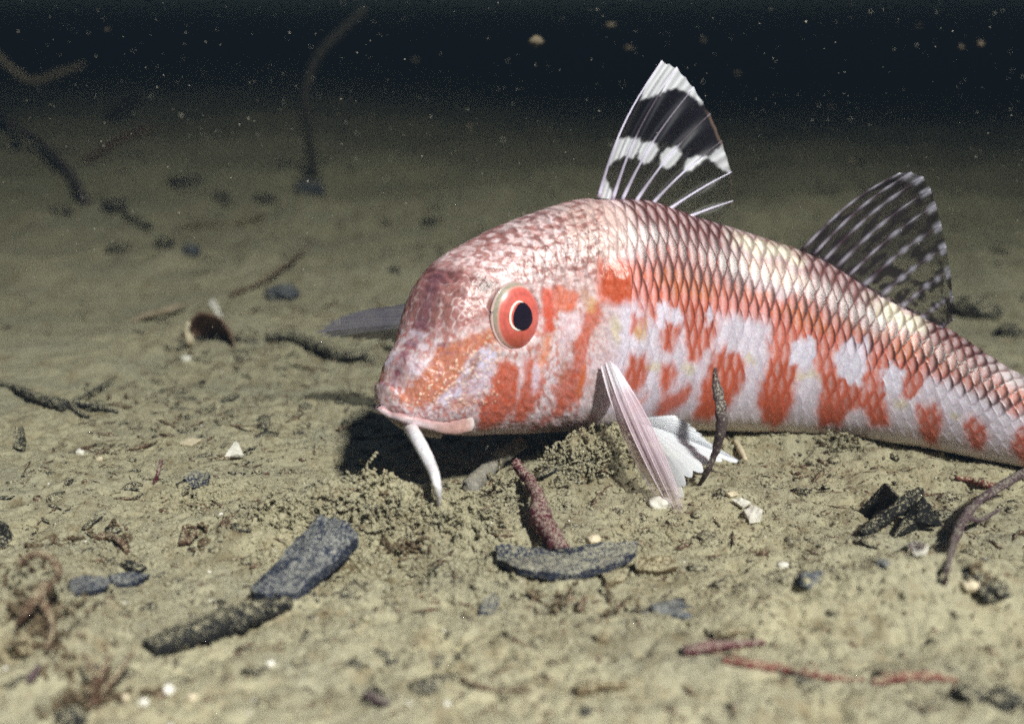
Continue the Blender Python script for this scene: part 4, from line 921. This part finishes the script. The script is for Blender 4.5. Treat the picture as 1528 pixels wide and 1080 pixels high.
stick('red_scrap', 'plant scrap', 'reddish brown bent scrap in silt left of the comb like scrap', [(145,800,.02),(162,800,.03),(178,806,.025),(192,826,.01)], [6,6,5,4], M['thin'], 65, .3, 8)
chip('dark_chip', 'bark chip', 'near black upright chip just below the forking twig at left', [(20,668,.01),(24,640,.06),(34,636,.07),(38,655,.04),(36,674,.0)], .02, M['charcoal'], 66)
chip('dark_chip', 'bark chip', 'black chip cut by the left edge below the upright chip', [(-14,800,.01),(-4,775,.06),(8,782,.05),(20,806,.01),(4,814,.0)], .03, M['charcoal'], 67)
stick('twig', 'twig', 'dark twig lying at the left edge and forking towards the middle', [(-20,568,.02),(22,578,.025),(58,594,.03),(98,606,.02)], [4,5,8,9], M['black_dust'], 68, .35, 10, twigs=[([(104,602,.02),(140,582,.03),(172,562,.03)], 4), ([(110,600,.03),(140,606,.03),(176,614,.015)], 6), ([(108,604,.02),(118,616,.02),(132,622,.01)], 6)])
chip('shell_bit', 'shell', 'white triangular shell bit standing on the silt at left', [(335,682,.01),(352,658,.05),(364,680,.015)], .018, M['shell'], 69)
chip('shell_bit', 'shell', 'thin cream flake left of the white triangular bit', [(268,662,.012),(284,654,.018),(300,656,.015),(286,665,.01)], .01, M['cream'], 70)
pebble('shell_bit', 'shell', 'tiny white shell grain at the far left of the thin cream flake', 120, 674, 7, 5, M['shell'], 71)
pebble('shell_bit', 'shell', 'tiny yellow white grain to the right of the far left grain', 149, 684, 5, 5, M['cream'], 72)
def broken_shell():
    p = G(312, 512); s = scale_at(p); r = thing('broken_shell', p, 'broken brown shell arched over a dark hollow with a cream left edge', 'shell')
    n, m = 22, 12; a, q = np.meshgrid(np.linspace(.10, 1.0, n), np.linspace(0, 1, m), indexing='ij'); th = a*math.pi
    R = 40*s*(1+.05*noise2(a*6, q*4, 3))*(1-.88*q**1.6); D = .20
    V = np.stack([p[0]+.0-np.cos(th)*R*1.0, p[1]+(q-.15)*D, p[2]-.02+np.sin(th)*R*1.35], -1)
    inner = np.stack([p[0]-np.cos(th)*(R-.014*(1-q)), p[1]+(q-.15)*D+.002, p[2]-.02+np.sin(th)*(R*1.35-.016*(1-q))], -1)
    Vv_ = np.vstack([V.reshape(-1, 3), inner.reshape(-1, 3)]); k = n*m; F1 = [tuple(f) for f in grid_faces(n, m)]; F2 = [tuple(int(i)+k for i in f[::-1]) for f in grid_faces(n, m)]
    rim = [(i*m, (i+1)*m, k+(i+1)*m, k+i*m) for i in range(n-1)]; make('shell_wall', Vv_, F1+F2+rim, M['rust'], r)
    L = np.array([[p[0]-.098+.01*math.sin(k*1.3), p[1]-.045, p[2]+.0+.022*k] for k in range(7)]); v, f = tube(L, [.016,.024,.022,.016,.014,.013,.008], 8, .3, 4); make('cream_edge', v, f, M['cream'], r)
broken_shell()
stick('shell_sliver', 'shell', 'pale cream sliver pointing left from the broken brown shell', [(198,478,.015),(225,468,.03),(252,462,.045),(276,453,.06)], [4,7,7,5], M['pale_twig'], 73, .25, 10, flat=.6)
chip('shell_bit', 'shell', 'white upright sliver behind the right of the broken brown shell', [(311,452,.10),(318,446,.12),(326,455,.10),(333,475,.06),(326,476,.05)], .02, M['shell'], 74)
pebble('shell_bit', 'shell', 'small white grain on the silt below the broken brown shell', 278, 534, 8, 5, M['shell'], 75)
stick('black_twig', 'twig', 'black lumpy twig lying behind the snout under the far fin', [(398,506,.02),(430,502,.03),(470,516,.03),(510,532,.03),(548,530,.02)], [8,9,10,10,7], M['charcoal'], 76, .5, 10)
pebble('slate_grain', 'grain', 'slate blue tuft of grains on the silt left of the forehead', 420, 436, 22, 14, M['blue'], 77, .5)
stick('rootlet', 'rootlet', 'thin reddish brown rootlet running up to the blue tuft', [(345,440,.02),(378,426,.03),(410,408,.05),(440,384,.07),(470,358,.10)], [3,3,4,3,2], M['thin'], 78, .25, 8)
for k, (x, y, rx, ry, lab) in enumerate(((277,268,24,11,'dark oval pebble far back on the left silt'),(330,292,14,9,'small dark pebble far back right of the dark oval one'),(396,296,18,9,'flattish dark pebble far back in the left centre'),(462,280,22,14,'dark bluish pebble far back, right of the flattish one'),(170,304,16,13,'dark round pebble far back beside the violet twig foot'),
        (92,314,15,10,'dark lump far back at the left, left of the twig foot'),(246,360,14,12,'round dark pebble left of the blurred bluish one'),(285,372,13,10,'blurred bluish pebble beside the round dark one'),(176,370,18,8,'long dark pebble in the left middle distance'),(642,330,15,10,'dark pebble just left of the forehead, far back'),(589,403,9,8,'small dark spot of a pebble left of the forehead'),
        (1452,458,34,18,'big dark lump behind the second dorsal fin at right'),(1508,492,22,12,'dark lump at the right edge behind the tail'))):
    pebble('dark_pebble', 'pebble', lab, x, y, rx, ry, M['blue'] if k in (3, 7) else M['charcoal'], 80+k, .4)
stick('dark_streak', 'stick', 'dark flat streak of wood far back near the violet twig foot', [(186,322,.02),(204,330,.03),(222,338,.02)], [6,8,6], M['charcoal'], 95, .3, 8, n=16)
stick('dark_streak', 'stick', 'brown bent stick lying far back in the left centre', [(268,340,.02),(310,336,.03),(350,334,.03),(392,322,.03)], [5,6,6,5], M['brown'], 96, .4, 8)
stick('violet_twig', 'twig', 'violet brown twig slanting down from the left edge far back', [(-12,160,.22),(20,190,.20),(62,214,.16),(104,258,.08),(132,305,.0)], [6,5.5,5.5,5.5,5], M['twig'], 97, .2, 10)
def standing(name, label, foot, pp, r, mat, seed):
    f = G(*foot); P = np.array([at_depth(x, y, f[1]+dy) for x, y, dy in pp]); P = np.vstack([[f-np.array([0, 0, .03])], P]) if foot else P
    C = resample(catmull(P, 8), 40); R = np.interp(np.linspace(0, 1, 40), np.linspace(0, 1, len(r)), r)*scale_at(f)
    return tag(make(name, *tube(C, R, 10, .2, seed), mat, loc=f), label, 'twig')
standing('tall_stem', 'tall faint stem rising into the dark water left of the fish', (470,266), [(462,215,0),(455,150,0),(470,92,.05),(500,56,.1),(546,14,.15)], [7,6.5,6,6,5], M['far_stem'], 98)
standing('pale_twig', 'pale bent twig hanging in the dark at the top left edge', (-60,238), [(-46,120,.0),(-22,72,0),(8,96,0),(46,122,0),(84,112,0),(126,96,0)], [4,4,5,6,6,3.5], M['far_twig'], 99)
standing('pinkish_twig', 'faint pinkish twig on the far silt right of the violet twig', (120,240), [(150,226,0),(185,206,0),(230,190,0)], [4,4,4,3], M['red'], 100)
standing('stub_twig', 'faint short stub rising from the dark far silt at left', (160,180), [(172,168,0),(190,158,0),(206,150,0)], [7,8,8,6], M['far_stem'], 101)

# ------------------------------------------------------------------ crumbs, grit and what drifts in the water (too many to count)
def scatter(name, centres, sizes, base, mat, seed, rough=.35, squash=.8, label=None):
    rg = np.random.default_rng(seed); n = len(centres); bv, bf = base; k = len(bv); bf = np.array(bf)
    S3 = sizes[:, None]*rg.uniform(.65, 1.35, (n, 3)); S3[:, 2] *= squash
    jit = 1+rough*rg.uniform(-1, 1, (n, k)); V = bv[None]*jit[..., None]*S3[:, None]
    a = rg.uniform(0, 2*math.pi, n); ca, sa = np.cos(a)[:, None], np.sin(a)[:, None]
    b_ = rg.uniform(-.6, .6, n); cb_, sb_ = np.cos(b_)[:, None], np.sin(b_)[:, None]
    y, z = V[..., 1]*cb_-V[..., 2]*sb_, V[..., 1]*sb_+V[..., 2]*cb_; V = np.stack([V[..., 0]*ca-y*sa, V[..., 0]*sa+y*ca, z], -1)+centres[:, None]
    F_ = (bf[None]+(np.arange(n)*k)[:, None, None]).reshape(-1, bf.shape[1])
    return tag(make(name, V.reshape(-1, 3), F_, mat), label, kind='stuff')
I0 = (np.array([(1,0,0),(-1,0,0),(0,1,0),(0,-1,0),(0,0,1),(0,0,-1)], float), [(0,2,4),(2,1,4),(1,3,4),(3,0,4),(2,0,5),(1,2,5),(3,1,5),(0,3,5)])
def on_ground(n, x0, x1, y0, y1, seed, clump=0.0, sink=.2):
    rg = np.random.default_rng(seed); out = []
    while len(out) < n:
        x = rg.uniform(x0, x1, n*3); y = y0*(y1/y0)**rg.uniform(0, 1, n*3)
        w = clumpy(x, y)**1.3*clump+(1-clump)*(.35+.65*sstep(-.2, .5, noise2(x*3, y*3, seed))) if clump else np.ones(n*3)
        keep = rg.uniform(0, 1, n*3) < w; out += list(zip(x[keep], y[keep]))
    p = np.array(out[:n]); return np.column_stack([p, height(p[:, 0], p[:, 1])])
rg = np.random.default_rng(31)
c1 = on_ground(17500, -1.5, 1.2, 2.7, 4.6, 41, .93); s1 = rg.lognormal(-5.6, .5, len(c1)).clip(.0018, .014); c1[:, 2] += s1*.35
c2 = on_ground(20000, -1.9, 2.1, 2.3, 5.5, 42, .25); s2 = rg.lognormal(-5.7, .45, len(c2)).clip(.0015, .009); c2[:, 2] += s2*.2
chains, csz = [], []
heads = [G(x+rg.normal(0, sx), y+rg.normal(0, sy)) for x, y, sx, sy, n in ((868,690,34,16,70),(915,675,16,16,30),(520,770,50,14,40),(600,775,40,14,40),(700,775,40,12,24),(556,716,10,8,14),(430,775,40,14,26),(1255,668,18,6,12),(830,700,18,10,20),(760,740,20,10,16),(60,890,30,30,20)) for _ in range(n*3)]
for h0 in heads:
    p = h0.copy(); d = np.array([rg.normal(0, .6), rg.normal(0, .6), 1.0]); L = rg.integers(8, 24); r0 = rg.uniform(.0028, .0062)
    for q in range(L):
        d = d+rg.normal(0, .75, 3); d[2] += .12; d /= np.linalg.norm(d); p = p+d*r0*1.15; chains.append(p.copy()); csz.append(r0*rg.uniform(.6, 1.25))
        if rg.uniform() < .35: chains.append(p+rg.normal(0, 1, 3)*r0); csz.append(r0*.6)
ch = np.array(chains); cs = np.array(csz)
bch, bcs = [], []
for x0, y0, sx, sy, n in ((60,880,28,26,40),(45,940,26,24,40),(70,980,22,18,20),(150,1040,26,16,24),(110,1060,20,10,20),(540,770,40,10,14),(890,700,26,10,16),(600,815,26,10,20),(160,812,26,10,14),(300,800,16,10,12),(150,590,30,12,10),(850,905,60,14,14),(1260,660,14,5,8),(1470,870,20,8,12),(620,560,120,60,0)):
    for _ in range(n):
        p = G(x0+rg.normal(0, sx), y0+rg.normal(0, sy)); d = np.array([rg.normal(0, 1), rg.normal(0, 1), .8]); r0 = rg.uniform(.003, .008)
        for q in range(rg.integers(5, 18)):
            d = d+rg.normal(0, .7, 3); d /= np.linalg.norm(d); p = p+d*r0*1.1; p[2] = max(p[2], hz(p[0], p[1])); bch.append(p.copy()); bcs.append(r0*rg.uniform(.6, 1.2))
scatter('brown_fluff', np.array(bch), np.array(bcs), I1, M['fluff_brown'], 57, .35, .9, 'fuzzy brown strands of rotted plant on the silt')
allc, alls = np.vstack([c1, c2, ch]), np.r_[s1, s2, cs]; big = alls > .0036
scatter('silt_grains', allc[~big], alls[~big]*1.1, I0, M['crumb'], 59, .3, .85, 'fine loose silt grains lying on the seabed')
scatter('silt_crumbs', allc[big], alls[big], I1, M['crumb'], 51, .30, .85, 'loose crumbs and fluffy clots of silt on the seabed')
c3 = np.vstack([on_ground(3000, -1.9, 2.1, 2.3, 6, 43), on_ground(900, -4.5, 5, 6, 15, 46)]); s3 = rg.lognormal(-4.75, .65, len(c3)).clip(.003, .04)*np.clip(c3[:, 1]/4, .6, 2.2); c3[:, 2] -= s3*.12; scatter('dark_grit', c3, s3, I1, M['grit'], 52, .4, .55, 'dark specks of rotted wood strewn over the silt')
c4 = on_ground(330, -1.9, 2.1, 2.3, 7, 44); s4 = rg.lognormal(-5.6, .45, len(c4)).clip(.002, .010); c4[:, 2] += s4*.4; scatter('shell_grit', c4, s4, I1, M['shell'], 53, .35, .6, 'tiny pale shell grains strewn over the silt')
c5 = on_ground(1700, -1.9, 2.1, 2.3, 5, 45); s5 = rg.lognormal(-5.0, .5, len(c5)).clip(.003, .02); scatter('brown_grit', c5, s5, I1, M['thin'], 54, .4, .5, 'brown and reddish plant crumbs strewn over the silt')
c6 = on_ground(2400, -1.9, 2.1, 2.3, 7, 47, .25); s6 = rg.lognormal(-5.0, .55, len(c6)).clip(.003, .020)*np.clip(c6[:, 1]/4, .7, 1.6); c6[:, 2] += s6*.3
scatter('plant_fragments', c6, s6, (I0[0]*np.array([3.6, .55, .6]), I0[1]), M['thin'], 58, .35, .8, 'short dark splinters of plant littered over the silt')
c7 = np.vstack([on_ground(170, -1.9, .3, 2.4, 6, 48), on_ground(110, -1.9, 2.1, 2.4, 7, 49)]); s7 = rg.lognormal(-3.8, .45, len(c7)).clip(.010, .05)
scatter('leaf_fragments', c7, s7*np.clip(c7[:, 1]/4, .7, 1.8), (I1[0]*np.array([1.5, .8, .30]), I1[1]), M['black_dust'], 60, .45, 1, 'ragged dark silt covered leaf fragments littered on the seabed')
n = 3000; yy = 2.7*(8.5/2.7)**rg.uniform(0, 1, n); xx = rg.uniform(-.62, .62, n)*(yy+.6); zz = rg.uniform(0, 1, n); zz = hz(0, 4)+.03+zz*2.35
sp = np.column_stack([xx, yy, zz]); sz = rg.lognormal(-6.5, .38, n).clip(.0008, .0034)*np.clip(yy/4, .35, 1.6)
sp = sp[(np.abs(sp[:, 1]-4.2) > .0)]; scatter('drifting_specks', sp, sz, I0, M['speck'], 55, .2, 1, 'tiny pale specks drifting in the dark water')
fl = np.array([at_depth(x, y, d) for x, y, d in ((799,62,5.6),(910,38,7.0),(937,72,7.5),(1463,65,3.0),(1434,70,3.0),(700,188,8),(1050,60,8),(1240,160,8.5),(1370,40,9),(620,90,9),(160,45,6.5),(1270,240,7.5),(1100,110,9))])
scatter('drifting_flecks', fl, np.array([.034,.03,.026,.009,.007,.02,.02,.02,.02,.02,.014,.02,.02]), I2, M['fleck'], 56, .4, .5, 'few larger blurred flecks drifting in the water')
GROUPS = {'shell': 'shell bits lying on the silt', 'pebble': 'dark pebbles on the silt', 'bark chip': 'slate coloured bark chips in the silt', 'bark flake': 'broken black bark flakes at right', 'wood chip': 'brown wood chips by the curved strip',
          'grain': 'dark clumps of grains on the silt', 'rootlet': 'thin rootlets on the silt', 'stick': 'sticks lying on the silt', 'twig': 'twigs on and above the silt', 'plant scrap': 'scraps of plant on the silt', 'root': 'red roots on the near silt'}
for o in list(bpy.data.objects):
    if o.parent is None and o.get('category') in GROUPS: o['group'] = GROUPS[o['category']]
